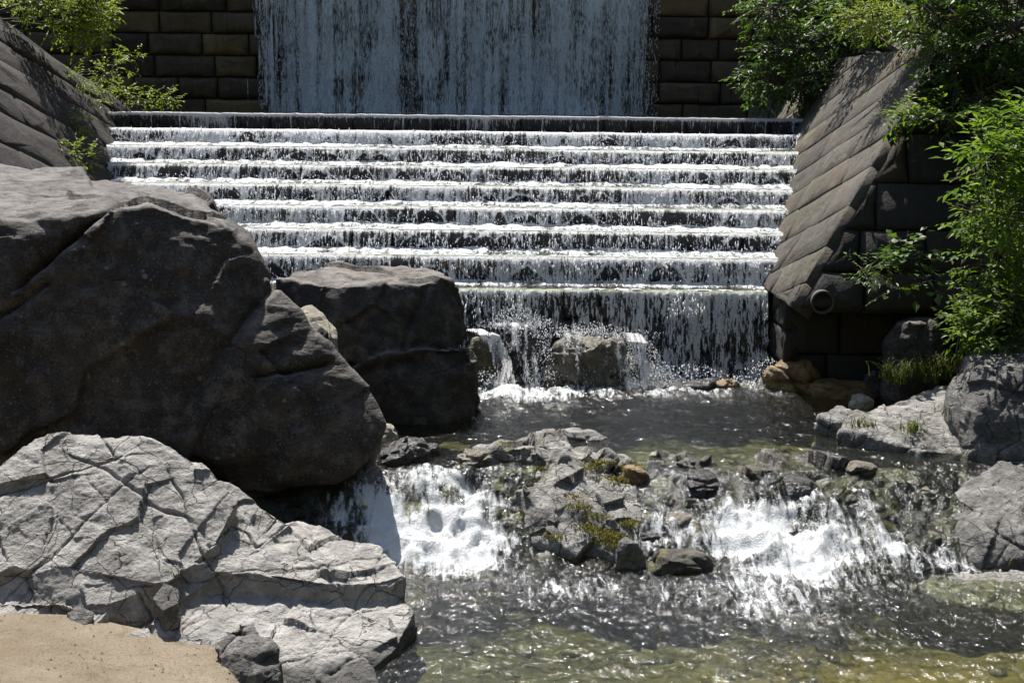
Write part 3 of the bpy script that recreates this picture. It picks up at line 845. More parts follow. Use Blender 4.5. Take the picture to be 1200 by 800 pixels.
def rough_up(me, kind, seed, size, grooves=()):
    p = co_of(me); n = no_of(me)
    d = np.zeros(len(p))
    x, y, z = p.T
    if kind == 'smooth':
        d += 0.10 * size * (fb(x * 0.9 / size, y * 0.9 / size, z * 0.9 / size, 4, seed) - 0.5) * 2
        d += 0.018 * (fb(x * 5, y * 5, z * 5, 4, seed + 1) - 0.5) * 2
        zz = z * 0.85 + 0.35 * x + 0.25 * (fb(x * 1.2, y * 1.2, z * 1.2, 3, seed + 2) - 0.5)
        d += 0.022 * (fb(zz * 9, x * 0.7, y * 0.7, 3, seed + 3) - 0.5) * 2
        d += 0.022 * (0.5 - np.abs(fb(x * 3.3, y * 3.3, z * 5.0, 4, seed + 12) - 0.5) * 4) + facets(p, 60 * size, seed + 13, 0.10, 0.012)
        d += 0.035 * size * (fb(x * 2.6, y * 2.6, z * 2.6, 3, seed + 6) - 0.5) * 2
        for (A_, B_, wd, dep) in grooves:
            A_ = np.array(A_); B_ = np.array(B_); ab = B_ - A_
            nrm = np.cross(ab, np.array([0, 1.0, -0.15])); nrm /= np.linalg.norm(nrm)
            q = p + 0.05 * (fb(x * 3, y * 3, z * 3, 3, seed + 8)[:, None] - 0.5)
            dist = (q - A_) @ nrm; tt = ((q - A_) @ ab) / (ab @ ab)
            m = sst(-0.08, 0.05, tt) * sst(1.08, 0.95, tt) * (q[:, 1] < max(A_[1], B_[1]) + 0.6)
            d -= m * (dep * np.exp(-(dist / wd) ** 2) + dep * 0.5 * np.exp(-(dist / (wd * 4)) ** 2))
            d += m * dep * 0.5 * sst(0, wd * 2, dist) * np.exp(-(dist / (wd * 10)) ** 2)
    elif kind == 'jointed':
        d += joints(p, [(0.86, 0.35, 0.36, 0.25, 1.3, 1.0), (-0.35, 0.8, 0.45, 0.5, 1.6, 0.8), (0.25, -0.35, 0.9, 0.25, 0.9, 0.9), (0.5, -0.7, 0.4, 0.25, 0.9, 0.5), (0.75, -0.1, -0.6, 0.4, 1.4, 0.6)], seed, 0.006, 0.035, 0.026)
        d += facets(p, 70, seed + 5, 0.11, 0.018) + facets(p, 300, seed + 6, 0.04, 0.002)
        d += 0.09 * (fb(x * 1.2, y * 1.2, z * 1.2, 4, seed) - 0.5) * 2
        d += 0.03 * (fb(x * 5, y * 5, z * 5, 4, seed + 1) - 0.5) * 2
        d += 0.012 * np.abs(fb(x * 14, y * 14, z * 14, 3, seed + 2) - 0.5) * 2
    elif kind == 'jagged':
        ext = p.max(0) - p.min(0); ar = ext[0] * ext[1] + ext[0] * ext[2] + ext[1] * ext[2]
        d += facets(p, min(ar / 0.16, 220), seed, 0.30, 0.045) + facets(p, min(ar / 0.04, 360), seed + 4, 0.22, 0.010)
        d += 0.05 * (fb(x * 1.8, y * 1.8, z * 1.8, 4, seed) - 0.5) * 2
        d += 0.014 * (fb(x * 10, y * 10, z * 10, 4, seed + 1) - 0.5) * 2
    elif kind == 'angular':
        a = random.Random(seed); q = [a.uniform(-1, 1) for _ in range(6)]
        d += size * joints(p / size, [(0.8, q[0], q[1] * .5, 0.35, 0.8, 1.0), (q[2] * .4, 0.7, q[3], 0.4, 0.9, 0.8), (q[4] * .3, q[5] * .3, 0.9, 0.3, 0.6, 0.8)], seed, 0.03, 0.10, 0.055)
        d += 0.06 * size * (fb(x * 2.4 / size, y * 2.4 / size, z * 2.4 / size, 4, seed) - 0.5) * 2
        d += 0.02 * size * (fb(x * 11 / size, y * 11 / size, z * 11 / size, 3, seed + 1) - 0.5) * 2
    p = p + n * d[:, None]
    me.vertices.foreach_set('co', np.ascontiguousarray(p, np.float32).ravel())
    me.polygons.foreach_set('use_smooth', np.full(len(me.polygons), True))
    me.update()

def drop_pts(pts, zbase, spread=0.0):
    c = sum((Vector(p) for p in pts), Vector()) / len(pts)
    return [tuple(p) for p in pts] + [(p[0] + (p[0] - c.x) * spread, p[1] + (p[1] - c.y) * spread, zbase) for p in pts]

def rock(name, hulls, mat, label, kind='smooth', voxel=0.03, smooth_it=6, seed=1, size=1.0, cat='rock', group=None, parent=None, grooves=()):
    pts = [Vector(p) for h in hulls for p in h]
    base = Vector((sum(p.x for p in pts) / len(pts), sum(p.y for p in pts) / len(pts), min(p.z for p in pts)))
    me = remesh(hull_mesh([[Vector(p) - base for p in h] for h in hulls]), voxel, smooth_it)
    rough_up(me, kind, seed, size, [(tuple(Vector(a) - base), tuple(Vector(b) - base), w_, d_) for a, b, w_, d_ in grooves])
    me.name = name
    o = link(name, me, R[mat], parent, base if parent is None else base - parent.location)
    if parent is None: tag(o, label, cat, group)
    return o

def H(*pp): return [W(*p) for p in pp]

# the great boulder
A = H((-90, 188, 15.9), (40, 196, 15.9), (75, 212, 15.7), (200, 221, 15.5), (240, 228, 15.2), (-90, 250, 13.3), (60, 256, 13.25), (180, 243, 13.5),
      (255, 258, 13.75), (288, 270, 14.3), (314, 325, 14.0), (300, 300, 13.8), (120, 380, 12.95), (0, 400, 12.8), (-90, 400, 12.8), (250, 400, 13.15),
      (0, 545, 12.75), (-90, 560, 12.8), (200, 525, 13.0), (290, 430, 13.3), (-90, 300, 16.8), (200, 300, 16.6), (300, 330, 15.8), (-90, 560, 16.5), (200, 480, 16.4))
B = H((312, 325, 13.8), (358, 392, 13.6), (380, 424, 13.5), (432, 462, 13.4), (449, 498, 13.25), (432, 535, 13.15), (395, 561, 13.25), (300, 565, 13.3),
      (210, 528, 13.0), (225, 450, 13.1), (320, 445, 13.25), (400, 475, 13.2), (425, 490, 15.0), (330, 385, 15.6), (250, 530, 15.6), (220, 380, 13.3))
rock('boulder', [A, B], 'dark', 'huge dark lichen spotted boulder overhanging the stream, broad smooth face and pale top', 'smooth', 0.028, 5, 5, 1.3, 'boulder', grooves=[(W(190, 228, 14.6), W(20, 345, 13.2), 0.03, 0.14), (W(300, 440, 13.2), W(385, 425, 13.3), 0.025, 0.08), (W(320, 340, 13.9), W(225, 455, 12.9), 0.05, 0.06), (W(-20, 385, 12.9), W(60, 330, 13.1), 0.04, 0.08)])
# prop stone under the overhang
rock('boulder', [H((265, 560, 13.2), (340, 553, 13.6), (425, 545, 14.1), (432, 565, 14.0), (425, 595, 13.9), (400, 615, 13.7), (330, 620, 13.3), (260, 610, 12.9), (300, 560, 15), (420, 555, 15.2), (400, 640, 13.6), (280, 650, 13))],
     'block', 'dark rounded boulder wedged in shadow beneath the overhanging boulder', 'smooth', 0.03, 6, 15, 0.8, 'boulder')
# flat-topped boulder
C_ = H((345, 315, 17.5), (400, 309, 17.8), (480, 311, 17.8), (524, 317, 17.5), (322, 326, 16.6), (400, 334, 16.2), (480, 333, 16.15), (528, 330, 16.4),
       (538, 358, 16.35), (546, 393, 16.3), (538, 408, 16.25), (345, 420, 16.5), (400, 425, 15.95), (480, 412, 15.95), (330, 420, 17.8), (530, 410, 17.8))
D_ = H((395, 440, 15.95), (450, 412, 15.85), (546, 402, 16.0), (558, 420, 16.05), (559, 468, 16.05), (548, 494, 16.05), (510, 505, 15.85), (455, 497, 15.75),
       (400, 480, 15.9), (400, 420, 17.8), (550, 430, 17.6), (540, 505, 17.4), (400, 520, 17.4), (360, 470, 16.4), (500, 525, 15.9), (430, 520, 15.9))
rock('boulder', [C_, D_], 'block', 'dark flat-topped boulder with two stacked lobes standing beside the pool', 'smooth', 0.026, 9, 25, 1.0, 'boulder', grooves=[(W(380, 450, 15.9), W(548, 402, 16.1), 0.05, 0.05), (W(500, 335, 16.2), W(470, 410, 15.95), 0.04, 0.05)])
# pale stone between
rock('boulder', [drop_pts(H((345, 360, 15.6), (362, 355, 15.7), (380, 366, 15.6), (394, 384, 15.5), (392, 402, 15.3), (370, 392, 15.1), (352, 380, 15.2), (350, 395, 15.4), (375, 412, 15.2)), 0.0)],
     'cream', 'pale cream rounded stone wedged between the two dark boulders', 'smooth', 0.025, 4, 31, 0.5, 'boulder')

# pale outcrop in front
def DH(zb, *pp): return drop_pts(H(*pp), zb, 0.06)
oa = DH(-0.8, (-45, 575, 11.1), (8, 545, 11.35), (38, 511, 11.6), (100, 503, 11.75), (150, 508, 11.75), (200, 519, 11.65), (238, 546, 11.5), (-45, 715, 10.35), (60, 715, 10.33),
        (130, 705, 10.38), (200, 682, 10.5), (255, 635, 10.85), (278, 588, 11.25), (120, 600, 10.95), (40, 600, 10.95), (100, 540, 12.6), (230, 570, 12.6))
ob = DH(-0.8, (-45, 698, 10.42), (80, 700, 10.36), (128, 714, 10.26), (108, 736, 10.1), (30, 740, 10.08), (-45, 735, 10.1))
oc = DH(-0.8, (230, 560, 11.6), (272, 568, 11.55), (325, 600, 11.6), (345, 612, 11.5), (305, 640, 11.05), (240, 660, 10.8), (215, 690, 10.55), (200, 712, 10.35), (180, 690, 10.5), (280, 590, 12.3))
od = DH(-0.9, (245, 652, 11.0), (300, 612, 11.5), (345, 606, 11.7), (400, 628, 11.65), (448, 640, 11.55), (474, 676, 11.05), (460, 688, 10.95), (380, 682, 10.72), (300, 670, 10.72), (240, 668, 10.7), (350, 610, 12.2))
oe = DH(-1.0, (150, 742, 10.04), (185, 718, 10.28), (215, 702, 10.5), (250, 696, 10.72), (350, 702, 10.92), (465, 698, 11.05), (487, 714, 10.82), (468, 756, 10.36), (440, 782, 10.1), (350, 758, 10.14), (270, 770, 9.96), (230, 776, 9.88))
of = DH(-1.0, (320, 768, 9.95), (400, 757, 10.15), (440, 772, 10.05), (448, 800, 9.83), (425, 840, 9.5), (310, 840, 9.56))
rock('rock_outcrop', [oa, ob, oc, od, oe, of], 'granite', 'pale grey cracked granite outcrop rising from sand to the water edge', 'jointed', 0.013, 5, 41, 1.5, 'rock')
rock('rock', [drop_pts(H((281, 727, 9.98), (300, 733, 9.95), (318, 752, 9.85), (332, 772, 9.75), (326, 800, 9.6), (250, 757, 9.82), (262, 745, 9.9), (268, 800, 9.55), (300, 790, 9.5)), -0.7, 0.05)],
     'granite_grey', 'upright jagged grey stone standing between the sand and pale slab', 'angular', 0.013, 1, 43, 0.5, 'rock')
rock('rock', [drop_pts(H((178, 700, 10.3), (192, 678, 10.42), (210, 690, 10.38), (212, 706, 10.25), (190, 716, 10.15)), -0.4)], 'granite_grey',
     'small grey wedge stone in a crevice of the pale outcrop', 'angular', 0.012, 2, 44, 0.25)
rock('rock', [drop_pts(H((78, 718, 10.18), (92, 708, 10.25), (110, 716, 10.2), (112, 732, 10.1), (88, 736, 10.05)), -0.4)], 'granite_grey',
     'small bluish grey stone on the sand at the outcrop foot', 'angular', 0.012, 2, 45, 0.25)
rock('rock', [drop_pts(H((350, 699, 10.82), (357, 694, 10.85), (366, 698, 10.82), (364, 707, 10.75), (352, 707, 10.75)), -0.25)], 'granite_grey',
     'fist sized pebble resting on the pale slab below its ledge', 'angular', 0.01, 2, 46, 0.15)

def boulder_pts(px, py, wpx, hpx, zb, seed, depth=0.8, sink=0.3, flat=0.0):
    return boulder(px, py, wpx, hpx, zb, None, None, seed, 'angular', depth, sink=sink, flat=flat, pts_only=True)

def boulder(px, py, wpx, hpx, zb, mat, label, seed, kind='angular', depth=0.8, voxel=None, name='rock', cat='rock', group=None, sink=0.3, flat=0.0, pts_only=False):
    """rock whose visible foot is at pixel row py on the level zb"""
    c = WZ(px, py, zb); k = c.y / F_PX
    wd, ht = wpx * k, hpx * k
    dp = wd * depth
    top = max(ht - 0.28 * dp * 0.6, ht * 0.45)
    rs = random.Random(seed)
    pts = []
    ang = kind == 'angular'
    for ring, (zf, sc) in enumerate(((-sink, 0.95), (0.12, 1.0), (0.55, 0.93), (0.9, 0.68 + flat * 0.25), (1.0, 0.3 + flat * 0.5))):
        nseg = (5 if ring < 4 else 3) if ang else (8 if ring < 4 else 5)
        for i in range(nseg):
            a = 2 * math.pi * (i + rs.random() * 0.6) / nseg + ring
            r = sc * rs.uniform(0.72, 1.08) if ang else sc * rs.uniform(0.8, 1.02)
            z = zf * top if zf > 0 else -max(sink, 0.25)
            pts.append((c.x + 0.5 * wd * r * math.cos(a), c.y + 0.5 * dp + 0.5 * dp * r * math.sin(a), zb + z * rs.uniform(0.78, 1.08)))
    if pts_only: return pts
    vx = voxel or max(0.012, 0.035 * wd)
    return rock(name, [pts], mat, label, kind, vx, 1 if ang else 3, seed, max(wd * 0.55, 0.12), cat, group)

# rocks at the foot of the weir
boulder(558, 455, 46, 66, 0, 'olive', 'olive algae covered boulder beside a chute of white water', 61, 'smooth', 0.9, 0.025)
boulder(612, 453, 72, 76, 0, 'wet', 'tall black wet rock below the weir with water running over it', 62, 'jagged', 0.7, 0.02)
boulder(690, 458, 108, 72, 0, 'wet_tan', 'broad tan brown boulder below the weir under splashing water', 63, 'jagged', 0.6, 0.02, flat=0.2)
boulder(650, 455, 30, 22, 0, 'wet_tan', 'small brown stone at the foot of the tan boulder', 64, 'smooth', 0.8)
boulder(735, 452, 60, 40, 0, 'wet', 'black wet rock half hidden by spray at the weir foot', 65, 'jagged', 0.8, 0.02)
boulder(800, 461, 110, 22, 0, 'wet', 'low flat wet rock lying under the last fall', 66, 'angular', 0.5, flat=0.6)
boulder(853, 459, 46, 18, 0, 'amber', 'small reddish brown stone at the end of a flat wet rock', 67, 'angular', 0.6)
boulder(932, 463, 84, 48, 0, 'amber', 'amber stained boulder with a dark underside beside the last fall', 68, 'angular', 0.55, 0.02)
boulder(992, 470, 100, 30, 0, 'amber', 'flat brown slab lying next to the amber boulder', 69, 'smooth', 0.6, 0.02, flat=0.7)
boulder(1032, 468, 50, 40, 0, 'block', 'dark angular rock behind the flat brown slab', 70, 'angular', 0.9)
boulder(1012, 482, 34, 22, 0, 'cream', 'small pale cream stone on the edge of the grey outcrop', 71, 'smooth', 0.8)
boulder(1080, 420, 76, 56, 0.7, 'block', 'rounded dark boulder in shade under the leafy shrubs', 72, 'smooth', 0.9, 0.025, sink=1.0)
# pool stones
boulder(680, 519, 74, 22, 0, 'bank', 'flat pale topped stone standing alone in the pool', 73, 'angular', 0.7, 0.018, flat=0.5)
boulder(655, 482, 46, 11, 0, 'wet', 'low wet stone just breaking the pool surface', 74, 'angular', 0.8, group='low stones in the pool')
boulder(603, 481, 26, 9, 0, 'wet', 'low wet stone just breaking the pool surface', 75, 'angular', 0.8, group='low stones in the pool')
boulder(560, 484, 20, 9, 0, 'wet', 'low wet stone just breaking the pool surface', 76, 'angular', 0.8, group='low stones in the pool')
boulder(470, 556, 92, 50, -0.05, 'wet', 'dark wet rock at the top of the chute below the dark boulders', 77, 'angular', 0.8, 0.02)
boulder(446, 516, 46, 22, 0, 'cream', 'tan pebble stone tucked at the foot of the flat-topped boulder', 78, 'smooth', 0.8)
boulder(500, 540, 44, 24, 0, 'wet', 'knobbly black rock at the head of the left chute beside darker rock', 79, 'angular', 0.8)
boulder(558, 555, 58, 32, -0.05, 'wet_tan', 'brown wet rock where the chute starts beside the rock island', 80, 'angular', 0.8, 0.02)

# right bank
ra = DH(-0.5, (985, 505, 15.1), (1000, 486, 15.6), (1050, 468, 16.1), (1100, 455, 16.4), (1150, 452, 16.4), (1175, 500, 15.5), (1150, 528, 14.7), (1080, 529, 14.6), (1020, 512, 14.95), (1080, 480, 15.5))
rc = DH(-0.5, (960, 487, 15.6), (985, 478, 15.8), (1000, 488, 15.6), (985, 500, 15.35))
rock('rock_outcrop', [ra, rc], 'bank', 'low pale grey fissured rock shelf at the pool edge with grass tufts', 'jointed', 0.018, 3, 51, 1.0, 'rock')
rd = DH(-0.5, (1108, 455, 15.6), (1130, 420, 15.7), (1165, 395, 15.8), (1205, 378, 15.8), (1300, 375, 15.8), (1300, 540, 14.2), (1200, 540, 14.3), (1135, 532, 14.5), (1110, 480, 15.3), (1150, 440, 15.0), (1200, 430, 14.8), (1150, 470, 14.7), (1220, 480, 14.45))
rock('boulder', [rd], 'granite_grey', 'big grey boulder with a shadowed hollow, at the pool edge below the shrubs', 'jointed', 0.02, 4, 52, 0.55, 'boulder')
re_ = DH(-1.1, (1085, 612, 13.4), (1100, 590, 13.6), (1140, 560, 14.0), (1185, 538, 14.3), (1300, 530, 14.3), (1300, 680, 12.4), (1200, 655, 12.6), (1125, 662, 12.75), (1128, 620, 13.05), (1200, 590, 13.2), (1180, 610, 12.95))
rock('rock_outcrop', [re_], 'granite_grey', 'grey stepped rocks on the bank beside the white rapid with small ferns', 'jointed', 0.018, 2, 53, 1.1, 'rock')
rg = DH(-1.2, (1070, 690, 12.33), (1110, 672, 12.53), (1200, 668, 12.43), (1300, 670, 12.28), (1300, 720, 11.78), (1200, 712, 11.93), (1120, 708, 12.03))
rock('rock_outcrop', [rg], 'island', 'low wet rock shelf sloping into the olive shallows', 'jointed', 0.018, 2, 54, 0.9, 'rock')
boulder(1048, 668, 30, 18, LOW, 'bank', 'small grey stone at the tip of the low wet shelf', 55, 'angular', 0.9)

# rock island
ia = DH(-1.1, (555, 575, 13.85), (585, 540, 14.1), (620, 524, 14.2), (660, 521, 14.2), (705, 532, 14.1), (742, 560, 13.75), (752, 600, 13.2), (742, 640, 12.85), (700, 655, 12.75), (640, 632, 13.05), (590, 612, 13.3),
        (660, 560, 13.6), (700, 575, 13.3), (640, 590, 13.3), (720, 600, 13.05))
ia = [(p[0], p[1], p[2] - 0.06) for p in ia]
rs_ = random.Random(12)
ipos = [(575, 560, 52, 34, 'mossy'), (605, 552, 62, 44, 'island'), (640, 545, 70, 40, 'bank'), (670, 548, 60, 26, 'island'), (696, 560, 46, 32, 'bank'), (715, 556, 40, 22, 'mossy'), (625, 580, 76, 36, 'island'),
        (660, 575, 44, 22, 'bank'), (690, 585, 60, 28, 'island'), (725, 585, 50, 24, 'bank'), (595, 600, 44, 36, 'island'), (562, 600, 34, 24, 'wet'), (612, 618, 54, 32, 'bank'), (640, 612, 50, 26, 'wet'),
        (665, 606, 46, 22, 'island'), (715, 612, 80, 34, 'bank'), (745, 600, 30, 26, 'wet'), (655, 640, 56, 30, 'wet'), (690, 640, 52, 34, 'bank'), (640, 628, 30, 20, 'bank'), (718, 645, 44, 30, 'mossy'),
        (585, 618, 30, 20, 'wet'), (670, 660, 60, 22, 'island'), (700, 668, 44, 16, 'mossy'), (735, 635, 34, 30, 'wet'), (610, 590, 34, 20, 'mossy'), (640, 660, 26, 12, 'wet'), (545, 590, 24, 14, 'wet'), (755, 620, 30, 22, 'wet')]
rq = random.Random(77)
hl_ = [ia]
for k, (a, b, c2, d2, mt) in enumerate(ipos):
    Yk = 14.2 - (b - 525) / 140.0 * 1.4
    zz = max(W(a, b, Yk).z, LOW)
    hl_.append(boulder_pts(a, b, c2 * 1.3, d2 * 1.0, zz - 0.03, 90 + k, 0.95, 0.5))
for k in range(26):
    b = rq.uniform(540, 650); f_ = (b - 535) / 120.0
    a = rq.uniform(570 + 60 * f_, 690 + 65 * min(f_ * 1.6, 1)); w_ = rq.uniform(22, 44)
    hl_.append(boulder_pts(a, b, w_, w_ * rq.uniform(0.5, 0.8), max(W(a, b, 14.2 - (b - 525) / 140.0 * 1.4).z, LOW), 200 + k, 0.9, 0.5))
rock('rock_island', hl_, 'island', 'jagged grey rock island with yellow moss in the middle of the rapids', 'jagged', 0.0155, 3, 83, 1.3, 'rock')
for k, (a, b, c2, d2, mt, lab) in enumerate([(562, 600, 36, 24, 'wet', 'dark wet stone touching the rock island beside the white chute'), (612, 622, 40, 24, 'bank', 'whitish angular stone leaning on the foot of the rock island'),
                                       (700, 672, 44, 16, 'mossy', 'reddish mossy stone at the water edge of the rock island'), (575, 556, 50, 34, 'mossy', 'brown mossy stone at the upstream end of the rock island')]):
    boulder(a, b, c2, d2, max(W(a, b, 14.2 - (b - 525) / 140.0 * 1.4).z, LOW) - 0.03, mt, lab, 240 + k, 'angular', 0.85, 0.013, sink=0.4)
boulder(737, 672, 46, 50, LOW, 'granite_grey', 'pointed dark grey stone standing at the corner of the rock island', 110, 'angular', 0.6, 0.014)
boulder(800, 682, 104, 40, LOW, 'mossy', 'low rock covered with orange and yellow moss at the rapid edge', 111, 'angular', 0.6, 0.018, flat=0.4)
boulder(745, 568, 44, 24, -0.1, 'amber', 'rusty brown rock behind the island top', 112, 'angular', 0.8)
# rocks of the right-hand rapid
rapid = [(790, 548, 34, 20), (775, 600, 60, 44), (828, 588, 64, 44), (815, 556, 46, 34), (862, 612, 56, 40), (845, 640, 120, 36), (880, 575, 40, 40), (905, 560, 60, 34), (940, 585, 52, 34),
         (960, 560, 60, 28), (995, 590, 60, 30), (1010, 560, 46, 26), (1040, 600, 56, 30), (1030, 640, 60, 32), (1075, 625, 46, 28), (1060, 575, 50, 28), (985, 635, 40, 26), (800, 625, 44, 30),
         (870, 590, 44, 24), (1085, 655, 50, 28), (760, 640, 36, 24), (925, 625, 50, 22), (850, 560, 30, 22), (1090, 590, 36, 26)]
lh = []
for k, (a, b, c2, d2) in enumerate(rapid):
    zz = on_water(a, b).z
    if k % 3 != 2:
        lh.append(boulder_pts(a, b, c2 * 1.4, d2 * 0.85, zz + 0.0, 120 + k, 1.1, 0.5))
    else:
        mt = ['wet', 'wet_tan'][(k // 3) % 2]
        boulder(a, b, c2 * 1.1, d2 * 0.9, zz + 0.02, mt, {'wet': 'black wet stone lying in the rapid between the rock island and right bank', 'wet_tan': 'brown wet stone lying in the rapid between the rock island and right bank'}[mt],
                120 + k, 'angular', 0.9, 0.016, group='loose stones in the broad rapid', sink=0.4)
rock('rock_ledge', lh, 'ledge', 'low broken ledge of dark wet bedrock crossing the broad rapid', 'jagged', 0.018, 1, 86, 1.3, 'rock')
boulder(886, 548, 44, 16, -0.06, 'olive', 'olive algae covered ledge where water slides over the rapid crest', 150, 'smooth', 1.0)
boulder(768, 536, 20, 8, 0, 'cream', 'small cream stone on the crest of the rapid', 152, 'smooth', 0.8)

# ------------------------------------------------------------------ stones on the stream bed
def bed_stones(n=300):
    rs = np.random.RandomState(91)
    bm = bmesh.new(); bmesh.ops.create_icosphere(bm, subdivisions=2, radius=1.0)
    bv = np.array([v.co[:] for v in bm.verts]); bf = np.array([[v.index for v in f.verts] for f in bm.faces]); bm.free()
    V, Fc, T = [], [], []
    for k in range(n):
        x, y = rs.uniform(-1.6, 5.4), rs.uniform(8.6, 18.6)
        if x < 0.4 and 12.0 < y < 14.4: y -= 2.6
        if x > 2.2 and y < 12 and rs.rand() < 0.6: x -= 2.6
        r = 0.04 + 0.15 * rs.rand() ** 2.6
        q = bv * np.array([r * rs.uniform(0.8, 1.4), r * rs.uniform(0.7, 1.2), r * rs.uniform(0.4, 0.7)])
        q = q * (1 + 0.35 * (fb(bv[:, 0] * 1.6 + k, bv[:, 1] * 1.6, bv[:, 2] * 1.6, 2, 95)[:, None] - 0.5) * 2)
        a = rs.uniform(0, 6.28); c_, s_ = math.cos(a), math.sin(a)
        q = np.stack([q[:, 0] * c_ - q[:, 1] * s_, q[:, 0] * s_ + q[:, 1] * c_, q[:, 2]], -1)
        zt = gz(x, y); lv = float(level(np.array(x), np.array(y)))
        zc_ = min(zt - 0.25 * r, lv - 0.22 - r * 0.6)
        V.append(q + np.array([x, y, zc_])); Fc.append(bf + len(bv) * k); T.append(np.full(len(bv), rs.rand()))
    o = link('bed_stones', mesh_np('bed_stones', np.concatenate(V), np.concatenate(Fc), True, {'tint': np.concatenate(T)}), R['bed_stone'])
    tag(o, 'rounded stones covering the bed under the clear water', kind='stuff')
M = MT('bed_stone'); v = M.pos()
tc_ = M.mix(M.attr('tint'), (0.028, 0.027, 0.015), (0.085, 0.076, 0.04))
tc_ = M.mix(M.ramp(M.noise(v, 9, 6, 0.7), 0.4, 0.7), tc_, (0.085, 0.07, 0.022))
R['bed_stone'] = M.done(M.princ(tc_, 0.7, M.bump(M.noise(v, 20, 5, 0.6), 0.5, 0.02)))
bed_stones()

# ------------------------------------------------------------------ stream water
FOAM = []   # world ellipses: x, y, rx, ry, strength
def foam_at(px, py, rx, ry, s, z):
    c = on_water(px, py); k = c.y / F_PX
    yy = abs(on_water(px, py - ry).y - on_water(px, py + ry).y) * 0.5
    FOAM.append((c.x, c.y, rx * k, yy, s))
for a in ((500, 575, 75, 28, 1.7, -.3), (500, 608, 80, 30, 2.0, LOW), (505, 635, 78, 28, 1.7, LOW), (520, 670, 70, 20, .5, LOW), (455, 600, 40, 40, .6, LOW), (560, 600, 30, 30, .6, LOW),
          (945, 598, 45, 28, .8, -.35), (925, 635, 75, 32, 1.25, LOW), (955, 662, 70, 28, .9, LOW), (890, 685, 90, 28, .65, LOW), (920, 722, 90, 28, .4, LOW), (1050, 658, 70, 22, .9, LOW), (1120, 668, 40, 12, .6, LOW), (700, 690, 60, 14, .4, LOW), (1010, 610, 60, 26, .7, -.4),
          (800, 595, 60, 35, .5, -.3), (790, 560, 60, 18, .3, -.1), (850, 625, 60, 25, .65, -.5), (770, 630, 40, 30, .6, -.5), (960, 570, 80, 20, .5, -.2), (1060, 580, 60, 30, .45, -.3), (750, 700, 120, 24, .28, LOW), (640, 690, 100, 22, .22, LOW),
          (650, 463, 120, 9, 1.1, 0), (600, 470, 60, 6, .6, 0), (745, 458, 60, 9, .9, 0), (900, 455, 40, 9, .9, 0), (830, 462, 60, 6, .5, 0), (560, 492, 40, 8, .5, 0), (620, 484, 60, 6, .3, 0)):
    foam_at(*a)

def build_water():
    ya = [19.05]
    while ya[-1] > 9.6: ya.append(ya[-1] - (0.022 if ya[-1] < 14.6 else 0.03))
    s = 0.03
    while ya[-1] > -12: s = min(s * 1.25, 2.0); ya.append(ya[-1] - s)
    ys = np.array(ya)[::-1]
    xs = np.arange(-4.2, 6.6, 0.03)
    X, Y = np.meshgrid(xs, ys)
    fo = np.zeros_like(X)
    for (cx, cy, rx, ry, s) in FOAM:
        fo += s * np.exp(-(((X - cx) / rx) ** 2 + ((Y - cy) / ry) ** 2) * 1.1)
    fo = np.minimum(fo, 1.15) * (0.5 + 0.55 * sst(0.38, 0.62, fb(X * 1.5, Y * 1.3, 0, 3, 57)) + 0.45 * sst(0.42, 0.6, fb(X * 4, Y * 3, 0, 3, 56)))
    fo = np.where(X < 0.1, np.maximum(fo, 0.0) * 1.25, fo)
    slope = np.clip(-np.gradient(level(X, Y), axis=0) / -np.gradient(Y, axis=0), -3, 3)
    rap = sst(0.1, 0.6, np.abs(slope))
    chop = np.clip(0.25 + fo * 0.8 + rap * 0.6 + 0.5 * sst(14.0, 12.6, Y) - 0.42 * sst(12.4, 11.2, Y), 0, 1.4)
    z = level(X, Y)
    z = z + 0.014 * (fb(X * 2.2, Y * 1.6, 0, 3, 51) - 0.5) * 2 * (0.6 + chop)
    z = z + 0.06 * chop * (fb(X * 3.2, Y * 2.6, 0, 4, 52) - 0.5) * 2
    rid = 1 - np.abs(2 * fb(X * 2.6 + 0.8 * fb(X * 2, Y * 2, 0, 2, 58), Y * 3.4, 0, 3, 59) - 1) * 1.8
    z = z + (0.010 + 0.05 * chop) * rid
    z = z + (0.004 + 0.022 * chop) * (1 - np.abs(2 * fb(X * 11, Y * 8, 0, 2, 63) - 1) * 1.6)
    z = z + 0.04 * np.clip(fo + rap * 0.5, 0, 1.2) * (fb(X * 7, Y * 5, 0, 4, 53) - 0.4) * 2
    z = z + 0.06 * rap * (fb(X * 2.5, Y * 2.5, 0, 3, 54) - 0.5) * 2
    fo = fo * (1 - sst(0.3, 1.0, X) * sst(-0.25, -0.05, level(X, Y)) * (Y < 15.5) * 0.7)
    foam = fo * 0.78 + 0.03 * rap - 0.25 + 0.27 * sst(13.6, 12.8, Y) - 0.10 * sst(12.0, 11.0, Y) + 0.06 * sst(15, 18, Y)
    V = np.stack([X, Y, z], -1).reshape(-1, 3)
    tag(link('stream_water', mesh_np('stream_water', V, grid_faces(len(xs), len(ys)), True, {'foam': foam.ravel(), 'chop': np.clip(chop, 0, 1).ravel()}), R['water']), kind='structure')
build_water()
